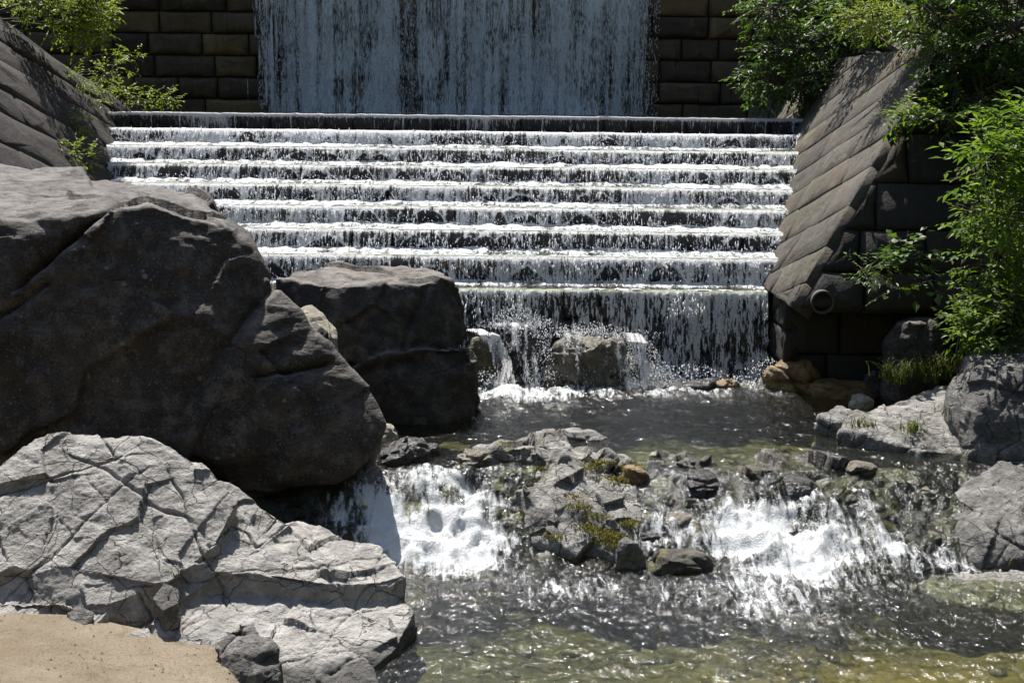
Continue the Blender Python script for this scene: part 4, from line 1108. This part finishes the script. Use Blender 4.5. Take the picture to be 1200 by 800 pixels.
# plunge pool behind the top lip
xs = np.linspace(LB(STEP_Z[8]) - 0.2, RB(STEP_Z[8]) + 0.2, 260); ys = np.linspace(STEP_Y[8] + 0.02, 29.95, 120)
X, Y = np.meshgrid(xs, ys)
Z = STEP_Z[8] + 0.004 + 0.01 * fb(X * 3, Y * 3, 0, 3, 61)
fo = np.clip(0.9 * sst(28, 29.6, Y) * sst(5.0, 3.0, np.abs(X + 1.3)) + 0.35 * sst(25.3, 24.8, Y) - 0.2, 0, 2)
tag(link('plunge_pool_water', mesh_np('plunge_pool_water', np.stack([X, Y, Z], -1).reshape(-1, 3), grid_faces(260, 120), True, {'foam': fo, 'chop': np.full(X.shape, .5)}), R['water']), kind='structure')

# ------------------------------------------------------------------ falling water
OCT_V = np.array([(1, 0, 0), (-1, 0, 0), (0, 1, 0), (0, -1, 0), (0, 0, 1), (0, 0, -1)], float)
OCT_F = np.array([(0, 2, 4), (2, 1, 4), (1, 3, 4), (3, 0, 4), (2, 0, 5), (1, 2, 5), (3, 1, 5), (0, 3, 5)])
def drops(name, P, rx, rz, label=None, parent=None):
    n = len(P)
    V = OCT_V[None] * np.stack([rx, rx, rz], -1)[:, None, :] + P[:, None, :]
    Fc = OCT_F[None] + (np.arange(n) * 6)[:, None, None]
    o = link(name, mesh_np(name, V.reshape(-1, 3), Fc.reshape(-1, 3), True), R['drop'], parent)
    return tag(o, label, kind='stuff')

nrg = np.random.RandomState(5)
def step_curtain(i):
    z1 = STEP_Z[i] + 0.012; y0 = STEP_Y[i]
    zb = (STEP_Z[i - 1] if i else 0.0)
    xl = LB(z1) + 0.02; xr = RB(z1) - 0.02
    if i == 0: xl = -3.2
    if i in (1, 2): xl = max(xl, -5.5)
    hgt = z1 - zb
    nx = int((xr - xl) / 0.0095); nz = max(int(hgt / 0.016), 8)
    lipn = 3
    xs = np.linspace(xl, xr, nx)
    s = np.concatenate([[-0.35, -0.2, -0.08], np.linspace(0, 1, nz)])
    X, Sg = np.meshgrid(xs, s)
    Sc = np.clip(Sg, 0, 1)
    seed = 70 + i * 7
    zz = z1 - hgt * Sc
    streak = fb(X * 11, zz * 1.5, 0, 3, seed) * 0.6 + fb(X * 38, zz * 4, 0, 2, seed + 1) * 0.4
    speck = fb(X * 46, zz * 8, 0, 2, seed + 2)
    body = fb(X * 1.1, zz * 1.0, 0, 4, seed + 3)
    arch = np.zeros_like(X); rim = np.zeros_like(X)
    if i < 8:
        for k in range(int((xr - xl) * (1.15 if i else 0.5))):
            xc = nrg.uniform(xl, xr); wd = nrg.uniform(0.1, 0.42) * (1.3 if i == 0 else 1); st = nrg.uniform(0.12, 0.45) if i else nrg.uniform(0.15, 0.6)
            edge = st + (1 - st) * (np.abs(X - xc) / wd) ** nrg.uniform(1.2, 2.2) + 0.16 * (fb(X * 9, zz * 3, 0, 2, seed + 4) - 0.5)
            ins = sst(-0.03, 0.10, Sc - edge) * (np.abs(X - xc) < wd * 1.05)
            arch = np.maximum(arch, ins * nrg.uniform(0.5, 1.0))
            rim = np.maximum(rim, np.exp(-((Sc - edge + 0.05) / 0.06) ** 2) * (np.abs(X - xc) < wd * 1.2))
    if i == 8:      # smooth coping: thin water line, only a few threads run down
        seam = np.exp(-(((X / 0.53 + 0.5) % 1 - 0.5) / 0.035) ** 2)
        cov = 0.22 + 0.75 * sst(0.28, 0.05, Sc) + 0.5 * (streak - 0.5) + 0.35 * seam + 0.5 * (speck - 0.5) - 0.15 * Sc + 0.35 * sst(0.62, 0.75, fb(X * 0.8, 0 * X, 0, 2, 7))
    elif i == 0:
        cov = 0.44 - 0.12 * Sc + 1.5 * (streak - 0.5) + 1.3 * (speck - 0.5) + 0.5 * (body - 0.5) + 0.4 * sst(0.10, 0.0, Sc) - 0.45 * arch + 0.2 * rim
    else:
        cov = 0.40 - 0.10 * Sc + 1.7 * (streak - 0.5) + 0.8 * (speck - 0.5) + 1.3 * (body - 0.5) + 0.10 * math.sin(i * 2.1) + 0.5 * sst(0.20, 0.0, Sc + 0.25 * (streak - 0.5)) - 0.5 * arch + 0.35 * rim + 0.3 * sst(0.9, 1.0, Sc)
    cov = np.where(Sg < 0, 0.85 + 0.8 * (speck - 0.5), cov)
    fwd = 0.02 + (0.21 if i < 8 else 0.03) * np.sqrt(Sc) + (0.035 * (fb(X * 14, zz * 5, 0, 3, seed + 5) - 0.5) * 2 if i < 8 else 0)
    if i == 0: fwd = fwd + 0.10 * Sc + 0.04 * (fb(X * 3, zz * 2, 0, 3, seed + 6) - 0.5)
    yy = y0 - fwd
    yy = np.where(Sg < 0, y0 - 0.03 - Sg * 0.45, yy)
    zz = np.where(Sg < 0, z1 + 0.004, zz)
    wob = 0.03 * (fb(X * 1.7, 0 * X, 0, 3, seed + 20) - 0.5) + 0.022 * (fb(X * 9, 0 * X, 0, 2, seed + 21) - 0.5)
    zz = zz + wob * np.exp(-Sc * 5); yy = yy + 2.0 * wob * np.exp(-Sc * 3) * (Sg >= 0)
    V = np.stack([X, yy + 0 * X, zz], -1).reshape(-1, 3)
    cm = cov[:-1, :-1]; cm = np.maximum(np.maximum(cm, cov[1:, :-1]), np.maximum(cov[:-1, 1:], cov[1:, 1:]))
    Fc = grid_faces(nx, len(s), cm > 0.08)
    V, Fc, at = compact(V, Fc, {'cov': cov.ravel()})
    o = link('falling_water', mesh_np('falling_water', V, Fc, True, at), R['curtain']); tag(o, kind='structure')
    # splash line and foam lumps along the tread below
    if i < 8:
        yb = y0 - 0.20 if i else 18.7
        n = int((xr - xl) * (110 if i else 150))
        px = nrg.uniform(xl, xr, n); h = nrg.rand(n) ** 2.2 * (0.13 if i else 0.28)
        py_ = y0 - nrg.uniform(0.06, 0.26, n) - (0.15 if i == 0 else 0)
        P = np.stack([px, py_, zb + 0.01 + h], -1)
        r = nrg.uniform(0.004, 0.013, n)
        # falling drops in front of the curtain
        n2 = int((xr - xl) * (110 if i else 420))
        px2 = nrg.uniform(xl, xr, n2); s2 = nrg.rand(n2)
        keep = fb(px2 * 3.0, s2 * 0.5, 0, 2, seed + 9) > 0.42
        P2 = np.stack([px2, y0 - 0.06 - (0.12 + (0.14 if i == 0 else 0)) * np.sqrt(s2) - nrg.rand(n2) * 0.05, z1 - hgt * s2], -1)[keep]
        r2 = nrg.uniform(0.004, 0.010, len(P2)); rz2 = r2 * nrg.uniform(1.5, 8.0, len(P2))
        drops('water_droplets', np.concatenate([P, P2]), np.concatenate([r, r2]), np.concatenate([r * 1.2, rz2]))
        # running white water on the tread
        if i:
            t0, t1 = STEP_Y[i - 1] - 0.03, y0 - 0.02
            ny = 16; nx2 = int((xr - xl) / 0.03)
            XX, YY = np.meshgrid(np.linspace(xl, xr, nx2), np.linspace(t0, t1, ny))
            ZZ = zb + 0.016 + 0.11 * sst(t1 - 0.5, t1 - 0.15, YY) * np.clip(fb(XX * 6, YY * 8, 0, 3, seed + 10) - 0.2, 0, 1) + 0.012 * fb(XX * 12, YY * 12, 0, 2, seed + 11)
            foam = 0.55 + 0.55 * sst(t1 - 0.5, t1, YY) + 1.0 * (fb(XX * 0.9, YY * 0.5, 0, 3, seed + 12) - 0.45) + 0.5 * (fb(XX * 5, YY * 2, 0, 2, seed + 13) - 0.5) + 0 * XX - (0.6 * sst(t1 - 0.35, t0 + 0.1, YY) if i == 1 else 0)
            tag(link('tread_water', mesh_np('tread_water', np.stack([XX, YY, ZZ], -1).reshape(-1, 3), grid_faces(nx2, ny), True, {'foam': foam, 'chop': np.full(XX.shape, .8)}), R['water']), kind='structure')
for i in range(9): step_curtain(i)

def waterfall():
    x0, x1 = W(303, 70, 29.7).x, W(772, 70, 29.7).x
    for lay in range(2):
        nx = 560; zt, zb = DAM_TOP + 0.05, STEP_Z[8] - 0.05
        nz = int((zt - zb) / 0.028)
        X, Z = np.meshgrid(np.linspace(x0 - 0.25, x1 + 0.2, nx), np.linspace(zt, zb, nz))
        sd = 160 + lay * 9
        Sv = (zt - Z) / (zt - zb)
        band = fb(X * 1.1, Z * 0.10, 0, 3, sd) ; str1 = fb(X * 6.5, Z * 0.18, 0, 3, sd + 1); str2 = fb(X * 17, Z * 0.8, 0, 2, sd + 2); sp = fb(X * 13, Z * 11, 0, 3, sd + 3)
        clump = fb(X * 2.2, Z * 1.7, 0, 4, sd + 4)
        cov = 0.52 + 0.75 * (band - 0.5) + 1.7 * (str1 - 0.5) + 0.8 * (str2 - 0.5) + 0.45 * (sp - 0.5) + 0.7 * (clump - 0.5) + 0.10 * Sv
        fr_ = 1.3 * (str2 - 0.5) + 0.8 * (str1 - 0.5)
        ed = sst(x0 - 0.15, x0 + 0.5, X + fr_) * sst(x1 + 0.15, x1 - 0.6, X + fr_)
        cov = cov * ed - 0.3 * (1 - ed)
        Yv = DAM_Y - 0.16 - 0.13 * lay - 0.10 * np.sqrt(Sv) - 0.08 * (fb(X * 3, Z * 0.6, 0, 3, sd + 5) - 0.5)
        cm = np.maximum(cov[:-1, :-1], cov[1:, 1:])
        Fc = grid_faces(nx, nz, cm > 0.0)
        V, Fc, at = compact(np.stack([X, Yv, Z], -1).reshape(-1, 3), Fc, {'cov': cov.ravel()})
        tag(link('waterfall', mesh_np('waterfall', V, Fc, True, at), R['fall']), kind='structure')
    n = 9000
    px = nrg.uniform(x0, x1, n); pz = nrg.uniform(STEP_Z[8] - 0.1, 6.9, n)
    keep = fb(px * 4.0, pz * 0.2, 0, 3, 161) + 0.3 * fb(px * 1.1, pz * .1, 0, 2, 160) > 0.62
    P = np.stack([px, DAM_Y - 0.3 - nrg.rand(n) * 0.25, pz], -1)[keep]
    r = nrg.uniform(0.005, 0.012, len(P))
    drops('water_droplets', P, r, r * nrg.uniform(1, 5, len(P)))
waterfall()

# white sheets and splashes over the rocks under the last fall and in the rapids
def splash(px, py, z, w_px, h_px, n, depth=0.25, r=(0.004, 0.013), pw=1.8):
    c = WZ(px, py, z); k = c.y / F_PX
    x = c.x + nrg.normal(0, 0.36 * w_px * k, n)
    h = nrg.rand(n) ** pw * h_px * k * np.exp(-((x - c.x) / (0.6 * w_px * k)) ** 2)
    P = np.stack([x, c.y + nrg.uniform(-depth, depth, n), z + h], -1)
    rr = nrg.uniform(r[0], r[1], n)
    return P, rr
sp = [splash(750, 452, 0.0, 60, 58, 1700, r=(0.003, 0.009)), splash(610, 383, 0.84, 60, 24, 700, r=(0.003, 0.009)), splash(690, 393, 0.77, 95, 14, 800, r=(0.003, 0.009)), splash(635, 440, 0.15, 30, 50, 500, r=(0.003, 0.009)), splash(640, 452, 0.0, 90, 20, 1000), splash(895, 452, 0, 60, 36, 900), splash(570, 455, 0, 40, 26, 600),
      splash(630, 440, 0.1, 40, 60, 600), splash(800, 450, 0.02, 120, 26, 1200), splash(540, 580, -.35, 50, 16, 250), splash(480, 575, -.3, 60, 16, 350), splash(935, 612, -.45, 50, 20, 500), splash(910, 645, -.6, 80, 14, 500),
      splash(970, 660, -.65, 70, 12, 300), splash(1040, 655, -.65, 50, 12, 250), splash(810, 605, -.4, 60, 14, 250)]
P = np.concatenate([a for a, b in sp]); rr = np.concatenate([b for a, b in sp])
drops('water_droplets', P, rr, rr * nrg.uniform(0.8, 1.8, len(rr)))

def sheet(path, widths, cov0, seed, thick=0.02):
    """water sliding down: a ribbon through world points"""
    pts = [Vector(p) for p in path]
    n = 60; nw = 40
    V = np.zeros((n, nw, 3)); cov = np.zeros((n, nw))
    for i in range(n):
        t = i / (n - 1) * (len(pts) - 1); a = min(int(t), len(pts) - 2); f = t - a
        p = pts[a].lerp(pts[a + 1], f); wv = widths[a] * (1 - f) + widths[a + 1] * f
        for j in range(nw):
            s_ = j / (nw - 1) - 0.5
            V[i, j] = (p.x + s_ * wv, p.y + 0.12 * s_ * s_, p.z - 0.10 * (2 * s_) ** 2 * wv)
    sn = fb(V[:, :, 0] * 16, V[:, :, 2] * 4, 0, 3, seed)
    edge = 1 - np.abs(np.linspace(-1, 1, nw))[None, :] ** 4
    cov = (cov0 - 0.12) * edge + 1.9 * (sn - 0.5) - 0.25 * (1 - edge)
    V[:, :, 2] += 0.05 * (sn - 0.5); V[:, :, 1] -= 0.06 * (sn - 0.5)
    tag(link('falling_water', mesh_np('falling_water', V.reshape(-1, 3), grid_faces(nw, n), True, {'cov': cov.ravel()}), R['curtain']), kind='structure')
sheet([W(556, 385, 18.35), W(576, 392, 18.1), W(588, 420, 17.95), W(594, 452, 17.9)], [0.35, 0.35, 0.32, 0.4], 0.75, 301)
sheet([W(600, 378, 18.5), W(612, 382, 18.2), W(616, 405, 18.0), W(622, 452, 17.85)], [0.6, 0.6, 0.5, 0.5], 0.40, 302)
sheet([W(690, 388, 18.6), W(690, 392, 18.2), W(690, 410, 18.0), W(690, 455, 17.85)], [1.1, 1.15, 1.1, 1.1], 0.29, 303)
sheet([W(735, 390, 18.6), W(742, 400, 18.1), W(750, 425, 17.95), W(755, 455, 17.8)], [0.5, 0.6, 0.7, 0.8], 0.55, 304)

# ------------------------------------------------------------------ vegetation
LEAF_V = np.array([(0, 0, 0), (0.42, 0.5, 0.06), (1.0, 0, -0.12), (0.42, -0.5, 0.06), (0.45, 0, -0.03)])
LEAF_F = np.array([(0, 4, 1), (1, 4, 2), (0, 3, 4), (3, 2, 4)])
def leaves_mesh(name, P, D, U, L, Wd, tint):
    """P base, D direction (unit), U approx. up of blade, lengths, widths, tints"""
    Sx = np.cross(U, D); Sx /= (np.linalg.norm(Sx, axis=1, keepdims=True) + 1e-9)
    Nn = np.cross(D, Sx)
    V = P[:, None, :] + LEAF_V[None, :, 0, None] * (D * L[:, None])[:, None, :] + LEAF_V[None, :, 1, None] * (Sx * Wd[:, None])[:, None, :] + LEAF_V[None, :, 2, None] * (Nn * L[:, None])[:, None, :]
    n = len(P)
    Fc = LEAF_F[None] + (np.arange(n) * 5)[:, None, None]
    return mesh_np(name, V.reshape(-1, 3), Fc.reshape(-1, 3), False, {'tint': np.repeat(tint, 5)})

def tubes_mesh(name, paths, seg=5):
    V = []; Fs = []
    for pts, r0, r1 in paths:
        n = len(pts); b = len(V)
        for i, p in enumerate(pts):
            p = Vector(p)
            d = (Vector(pts[min(i + 1, n - 1)]) - Vector(pts[max(i - 1, 0)])).normalized()
            a = d.orthogonal().normalized(); c = d.cross(a); r = r0 + (r1 - r0) * i / max(n - 1, 1)
            for k in range(seg):
                t = 2 * math.pi * k / seg
                V.append(tuple(p + (a * math.cos(t) + c * math.sin(t)) * r))
        for i in range(n - 1):
            for k in range(seg):
                j = (k + 1) % seg
                Fs.append((b + i * seg + k, b + i * seg + j, b + (i + 1) * seg + j, b + (i + 1) * seg + k))
    return mesh_np(name, np.array(V), np.array(Fs), True)

def curve(a, b, n, sag, rs):
    a, b = Vector(a), Vector(b)
    j = Vector((rs.uniform(-1, 1), rs.uniform(-1, 1), rs.uniform(-0.3, 1))) * sag
    return [a.lerp(b, i / n) + j * math.sin(math.pi * i / n) for i in range(n + 1)]

def plant(name, base, clusters, label, cat, mat, leaf=(0.09, 0.04), twigs=40, per=9, seed=1, group=None, trunk=0.05, droop=0.25, flat=0.0, crown='foliage', single=0, bias=(0, 0, 0.25)):
    """clusters: (centre, radius xyz). twigs radiate in each cluster and carry leaves"""
    rs = random.Random(seed); nr = np.random.RandomState(seed)
    base = Vector(base)
    root = thing(name, base, label, cat, group)
    paths = []
    Ps, Ds, Us = [], [], []
    for (c, rad) in clusters:
        c = Vector(c)
        paths.append((curve(base - base, c - base, 6, 0.18 * (c - base).length * rs.uniform(0.3, 1), rs), trunk * rs.uniform(0.6, 1), trunk * 0.25))
        for t in range(twigs):
            d = Vector((rs.gauss(0, 1), rs.gauss(0, 1), rs.gauss(0, 1) * (1 - flat))).normalized()
            rr = rs.random() ** 0.4
            s = c + Vector((d.x * rad[0], d.y * rad[1], d.z * rad[2])) * rr * 0.85 - base
            tl = leaf[0] * rs.uniform(2.0, 3.6)
            td = (d * 0.8 + Vector((rs.uniform(-1, 1), rs.uniform(-1, 1), rs.uniform(-0.8, 0.6))) * 0.7 + Vector(bias)).normalized()
            e = s + td * tl + Vector((0, 0, -droop * tl * 0.6))
            if t % 3 == 0: paths.append(([s - td * tl * 1.2, s, e], trunk * 0.14 + 0.002, 0.002))
            for k in range(per):
                f = (k + 0.5) / per
                p = s.lerp(e, f); p.z -= droop * tl * 0.25 * f * f
                side = 1 if k % 2 else -1
                perp = td.cross(Vector((0, 0, 1)))
                perp = perp.normalized() if perp.length > 1e-3 else Vector((1, 0, 0))
                dd = (td * 0.75 + perp * side * rs.uniform(0.6, 1.1) + Vector((rs.gauss(0, .2), rs.gauss(0, .2), rs.gauss(-droop, .25)))).normalized()
                u = Vector((rs.gauss(0, 0.35), rs.gauss(0, 0.35), 1.0)).normalized()
                Ps.append(p); Ds.append(dd); Us.append(u)
    Ps = np.array([tuple(p) for p in Ps]); Ds = np.array([tuple(p) for p in Ds]); Us = np.array([tuple(p) for p in Us])
    n = len(Ps)
    L = leaf[0] * nr.uniform(0.45, 1.3, n); Wd = leaf[1] * nr.uniform(0.7, 1.2, n)
    tint = np.clip(nr.rand(n) * 0.7 + 0.5 * (fb(Ps[:, 0] * 2, Ps[:, 1] * 2, Ps[:, 2] * 2, 2, seed) - 0.35), 0, 1)
    if name.endswith('tree'):
        link('trunk', tubes_mesh('trunk', paths[:1], 8), R['bark'], root)
    link('branches' if not name.endswith('tree') else 'limbs', tubes_mesh('branches', paths), R['bark'], root)
    order = np.argsort(Ps[:, 1])       # leaves on the stream side first
    if single:
        pick = order[:single]; rest = order[single:]
        variants = []
        for v in range(4):
            variants.append(leaves_mesh('leaf', np.zeros((1, 3)), np.array([[1.0, 0, 0]]), np.array([[0, 0, 1.0]]), np.array([1.0]), np.array([leaf[1] / leaf[0]]), np.array([v / 3.0])))
            variants[-1].materials.append(R[mat])
        for k in pick:
            o = link('leaf', variants[min(int(tint[k] * 4), 3)], None, root)
            D = Vector(Ds[k]); Sx = Vector(Us[k]).cross(D).normalized(); Nn = D.cross(Sx)
            m = Matrix((D * L[k], Sx * L[k], Nn * L[k])).transposed().to_4x4(); m.translation = Vector(Ps[k])
            o.matrix_local = m
    else: rest = order
    fo = link(crown, leaves_mesh(crown, Ps[rest], Ds[rest], Us[rest], L[rest], Wd[rest], tint[rest]), R[mat], root)
    fo['kind'] = 'stuff'
    return root

def CL(px, py, Y, rx, ry=None, rz=None):
    c = W(px, py, Y); k = Y / F_PX
    return (c, (rx * k, (ry or rx) * k, (rz or rx) * k))

# right bank: big-leaved shrub in front
plant('shrub', (6.6, 15.9, gz(6.6, 15.9) - 0.1), [CL(1170, 185, 15.2, 42, 50, 38), CL(1200, 235, 15.0, 45, 60, 40), CL(1195, 150, 15.4, 30, 40, 26), CL(1240, 190, 15.2, 50, 60, 60)],
      'bright green shrub with long glossy leaves leaning over the right bank', 'shrub', 'leaf_mid', (0.165, 0.055), 52, 9, 401, trunk=0.03, single=300)
plant('shrub', (6.3, 16.6, gz(6.3, 16.6) - 0.1), [CL(1165, 300, 16.0, 40, 50, 45), CL(1180, 350, 15.8, 40, 50, 40), CL(1140, 375, 16.0, 26, 40, 25), CL(1215, 310, 15.8, 40, 50, 40), CL(1195, 400, 15.6, 34, 40, 24), CL(1220, 270, 15.6, 40, 50, 40), CL(1150, 250, 16.4, 28, 40, 30)],
      'mid green shrub growing above the round shaded boulder', 'shrub', 'leaf_mid', (0.11, 0.05), 62, 8, 402, trunk=0.03)
plant('shrub', (6.9, 15.2, gz(6.9, 15.2) - 0.1), [CL(1185, 355, 15.3, 45, 40, 30), CL(1160, 385, 15.6, 40, 40, 25)],
      'light green low shrub behind the big grey boulder', 'shrub', 'leaf_mid', (0.12, 0.05), 40, 8, 403, trunk=0.02)
plant('tree', (8.6, 19.2, gz(8.6, 19.2) - 0.1), [CL(1130, 60, 18.8, 60, 60, 50), CL(1170, 110, 18.4, 60, 60, 45), CL(1105, 15, 19.0, 50, 60, 40), CL(1185, 30, 18.2, 60, 60, 50), CL(1110, 110, 19.0, 30, 40, 30), CL(1240, 80, 18.0, 70, 60, 70), CL(1120, -60, 19.2, 70, 70, 60), CL(1200, -60, 18.2, 80, 70, 60)],
      'leafy green tree spreading beside the top of the right wing wall', 'tree', 'leaf_dark', (0.13, 0.062), 95, 8, 404, trunk=0.10, crown='crown')
plant('shrub', (6.9, 18.4, 3.6), [CL(1085, 135, 18.2, 30, 30, 12), CL(1120, 128, 17.9, 35, 30, 16), CL(1060, 133, 18.3, 14, 16, 6)],
      'thin leafy spray reaching across the shaded wall face', 'plant', 'leaf_mid', (0.11, 0.055), 22, 7, 405, trunk=0.015, flat=0.6)
plant('shrub', (6.9, 21.5, 4.95), [CL(1015, 22, 20.5, 26, 30, 14), CL(1050, 30, 20.2, 26, 30, 14), CL(1038, 20, 20.4, 30, 30, 12), CL(1066, 38, 20.0, 14, 16, 9)],
      'pale lime green feathery shrub on top of the right wing wall', 'shrub', 'leaf_lime', (0.10, 0.032), 60, 9, 406, trunk=0.02, flat=0.5)
plant('tree', (7.8, 25.6, 4.9), [CL(915, 60, 25.4, 38, 40, 34), CL(900, 95, 25.2, 34, 40, 22), CL(950, 50, 25.6, 40, 50, 40), CL(945, 100, 25.2, 36, 40, 26), CL(985, 30, 25.8, 40, 50, 40), CL(905, 10, 26.0, 40, 50, 24), CL(965, 110, 25.0, 22, 30, 18), CL(960, -30, 26, 60, 60, 40)],
      'dark green tree hanging over the right end of the top step', 'tree', 'leaf_dark', (0.13, 0.06), 90, 8, 407, trunk=0.09, crown='crown', droop=0.45)
plant('tree', (9.2, 22.5, 5.2), [CL(1040, -20, 22.8, 50, 60, 40), CL(1000, 0, 23.4, 50, 60, 36), CL(1100, 20, 22.5, 60, 60, 50), CL(1160, 40, 22.2, 70, 60, 60), CL(1080, -70, 22.5, 90, 70, 50), CL(1190, 0, 22.0, 60, 50, 60), CL(1130, -20, 22.0, 60, 50, 50)],
      'dense dark green tree standing behind the lime green shrub', 'tree', 'leaf_dark', (0.14, 0.065), 90, 8, 408, trunk=0.12, crown='crown')
plant('tree', (11.5, 18.5, gz(11.5, 18.5) - 0.1), [CL(1180, 120, 20.5, 70, 70, 60), CL(1230, 200, 19.5, 70, 70, 80), CL(1160, 200, 19.9, 50, 40, 60), CL(1270, 60, 19, 80, 70, 80)],
      'dark tree filling the slope behind the bright long-leaved shrub', 'tree', 'leaf_dark', (0.15, 0.07), 80, 8, 409, trunk=0.12, crown='crown')
plant('vine', (4.85, 17.72, 1.7), [CL(1018, 318, 17.25, 18, 10, 14), CL(1030, 305, 17.25, 14, 10, 10)], 'small fern-like plant rooted in the shaded wall foot', 'plant', 'leaf_dark', (0.10, 0.035), 14, 8, 410, trunk=0.008)
plant('vine', (5.7, 17.62, 1.5), [CL(1062, 320, 17.2, 18, 8, 26), CL(1068, 300, 17.2, 14, 8, 16)], 'broad-leaved dark creeper hanging on the shaded wall', 'plant', 'leaf_dark', (0.16, 0.12), 14, 4, 411, trunk=0.008)
# left side
plant('shrub', (-9.6, 23.4, gz(-9.8, 23.4)), [CL(75, 18, 23.2, 46, 40, 24), CL(100, 36, 23.6, 20, 26, 14), CL(108, 8, 23.6, 20, 36, 16), CL(45, 2, 23.0, 40, 40, 14)],
      'sunlit yellow green bush on top of the left wing wall', 'shrub', 'leaf_bright', (0.105, 0.045), 110, 8, 420, trunk=0.04)
plant('shrub', (-9.0, 26.6, gz(-9.8, 26.6)), [CL(165, 118, 26.2, 22, 20, 12), CL(195, 115, 26.2, 12, 14, 9), CL(148, 108, 26.0, 12, 14, 16)], 'sunlit leafy plant at the foot of the dam beside the top step', 'plant', 'leaf_bright', (0.10, 0.045), 22, 7, 421, trunk=0.015)
plant('shrub', (-9.2, 26.2, 4.2), [CL(140, 72, 25.6, 12, 14, 14), CL(152, 64, 25.6, 10, 12, 8), CL(128, 85, 25.2, 10, 10, 16)], 'green sprig at the upper end of the left wing wall', 'plant', 'leaf_bright', (0.10, 0.045), 12, 7, 422, trunk=0.012)
def lwall(px, py):
    # point on the inner face of the left wall seen at this pixel
    lo, hi = 14.0, 28.0
    for _ in range(40):
        m = 0.5 * (lo + hi); p = W(px, py, m)
        if p.x > LB(p.z): lo = m
        else: hi = m
    return W(px, py, lo), lo
for k, (px, py, rx, rz, nt_, lab) in enumerate([(90, 92, 8, 14, 22, 'yellow green tuft hanging high on the left wing wall'), (112, 115, 10, 12, 26, 'reddish tipped green plant rooted mid way on the left wing wall'),
                                          (92, 142, 12, 8, 20, 'thin green creeper across the left wing wall joints'), (85, 178, 9, 16, 26, 'leafy green plant low on the left wing wall'), (104, 185, 14, 12, 24, 'grassy tuft at the left wing wall corner beside the steps'),
                                          (120, 88, 6, 12, 16, 'small sprig near the upper corner of the left wing wall')]):
    p, Yp = lwall(px, py)
    plant('plant', p - n_l * 0.02, [CL(px, py, Yp - 0.4, rx, 8, rz)], lab, 'plant', 'leaf_bright', (0.085, 0.035), nt_, 7, 430 + k, trunk=0.006, group='plants growing on the left wall')

# grass tufts
def tuft(p, n, L, label, seed, group=None, mat='grass', spread=0.12):
    nr = np.random.RandomState(seed)
    V = []; Fs = []; T = []
    for i in range(n):
        a = nr.uniform(0, 2 * math.pi); b = np.array([nr.normal(0, spread * 0.6), nr.normal(0, spread * 0.6), -0.03])
        d = np.array([math.cos(a), math.sin(a), 0]) * nr.uniform(0.15, 0.8); l = L * nr.uniform(0.5, 1.2); wv = 0.006 * nr.uniform(0.7, 1.5)
        sd = np.array([-math.sin(a), math.cos(a), 0]) * wv; t = nr.rand()
        k0 = len(V)
        for f in (0, 0.4, 0.75):
            c = b + d * l * f * f + np.array([0, 0, l * f * (1 - 0.3 * f)])
            V += [c - sd * (1 - f * 0.7), c + sd * (1 - f * 0.7)]; T += [t, t]
        V.append(b + d * l + np.array([0, 0, l * 0.65])); T.append(t)
        Fs += [(k0, k0 + 1, k0 + 3), (k0, k0 + 3, k0 + 2), (k0 + 2, k0 + 3, k0 + 5), (k0 + 2, k0 + 5, k0 + 4), (k0 + 4, k0 + 5, k0 + 6)]
    o = link('grass_tuft', mesh_np('grass_tuft', np.array(V), np.array(Fs), False, {'tint': np.array(T)}), R[mat], None, p)
    return tag(o, label, 'grass', group, 'stuff' if n > 100 else None)
tuft(W(1010, 497, 15.15) , 60, 0.16, 'small grass tuft on the pool side tip of the pale rock shelf', 501)
tuft(W(1070, 502, 15.05), 70, 0.2, 'yellowish grass tuft in the middle of the pale rock shelf', 502)
tuft(W(1113, 482, 15.15), 30, 0.14, 'small moss tuft where the rock shelf meets the big grey boulder', 503)
for k, (px, py) in enumerate([(1060, 440), (1080, 436), (1100, 432), (1050, 447), (1090, 445), (1110, 442), (1120, 432), (1040, 440)]):
    p = W(px, py, 16.9 - 0.03 * k)
    p.z = max(min(p.z, 0.9), gz(p.x, p.y) - 0.02)
    tuft(p, 60, 0.36, 'wild grass clump on the bank between the brown slab and the shrubs', 510 + k, 'bank grass clumps', spread=0.085)
tuft(W(1185, 652, 12.75), 60, 0.17, 'green grass tuft low on the grey bank rocks beside the rapid', 530)
tuft(W(1190, 603, 13.1), 30, 0.12, 'bright green sprig high on the grey bank rocks beside the rapid', 531)
tuft(W(405, 646, 11.7), 20, 0.05, 'tiny green sprig on top of the pale outcrop', 532, mat='leaf_bright', spread=0.03)
tuft(W(203, 672, 10.6), 40, 0.13, 'small green plant in a crack of the pale outcrop', 533, mat='leaf_mid', spread=0.04)
tuft(W(308, 698, 10.82), 20, 0.05, 'tiny green sprig under the ledge of the pale slab', 534, mat='leaf_bright', spread=0.02)
for k, (px, py, Y) in enumerate([(690, 545, 13.9), (705, 538, 14.0), (690, 615, 12.95), (705, 620, 12.9), (720, 625, 12.85), (650, 560, 13.75), (680, 590, 13.2), (740, 545, 13.9), (640, 545, 14.0), (665, 548, 13.95), (715, 632, 12.8), (735, 610, 13.0), (700, 600, 13.1), (670, 575, 13.5), (720, 560, 13.7), (610, 560, 13.9), (655, 625, 13.0), (760, 655, 12.75), (790, 660, 12.7), (815, 662, 12.7)]):
    tuft(W(px, py, Y), 170, 0.05, 'mossy yellow green tuft on the rock island', 540 + k, 'moss tufts on the island', mat='moss_leaf', spread=0.13)
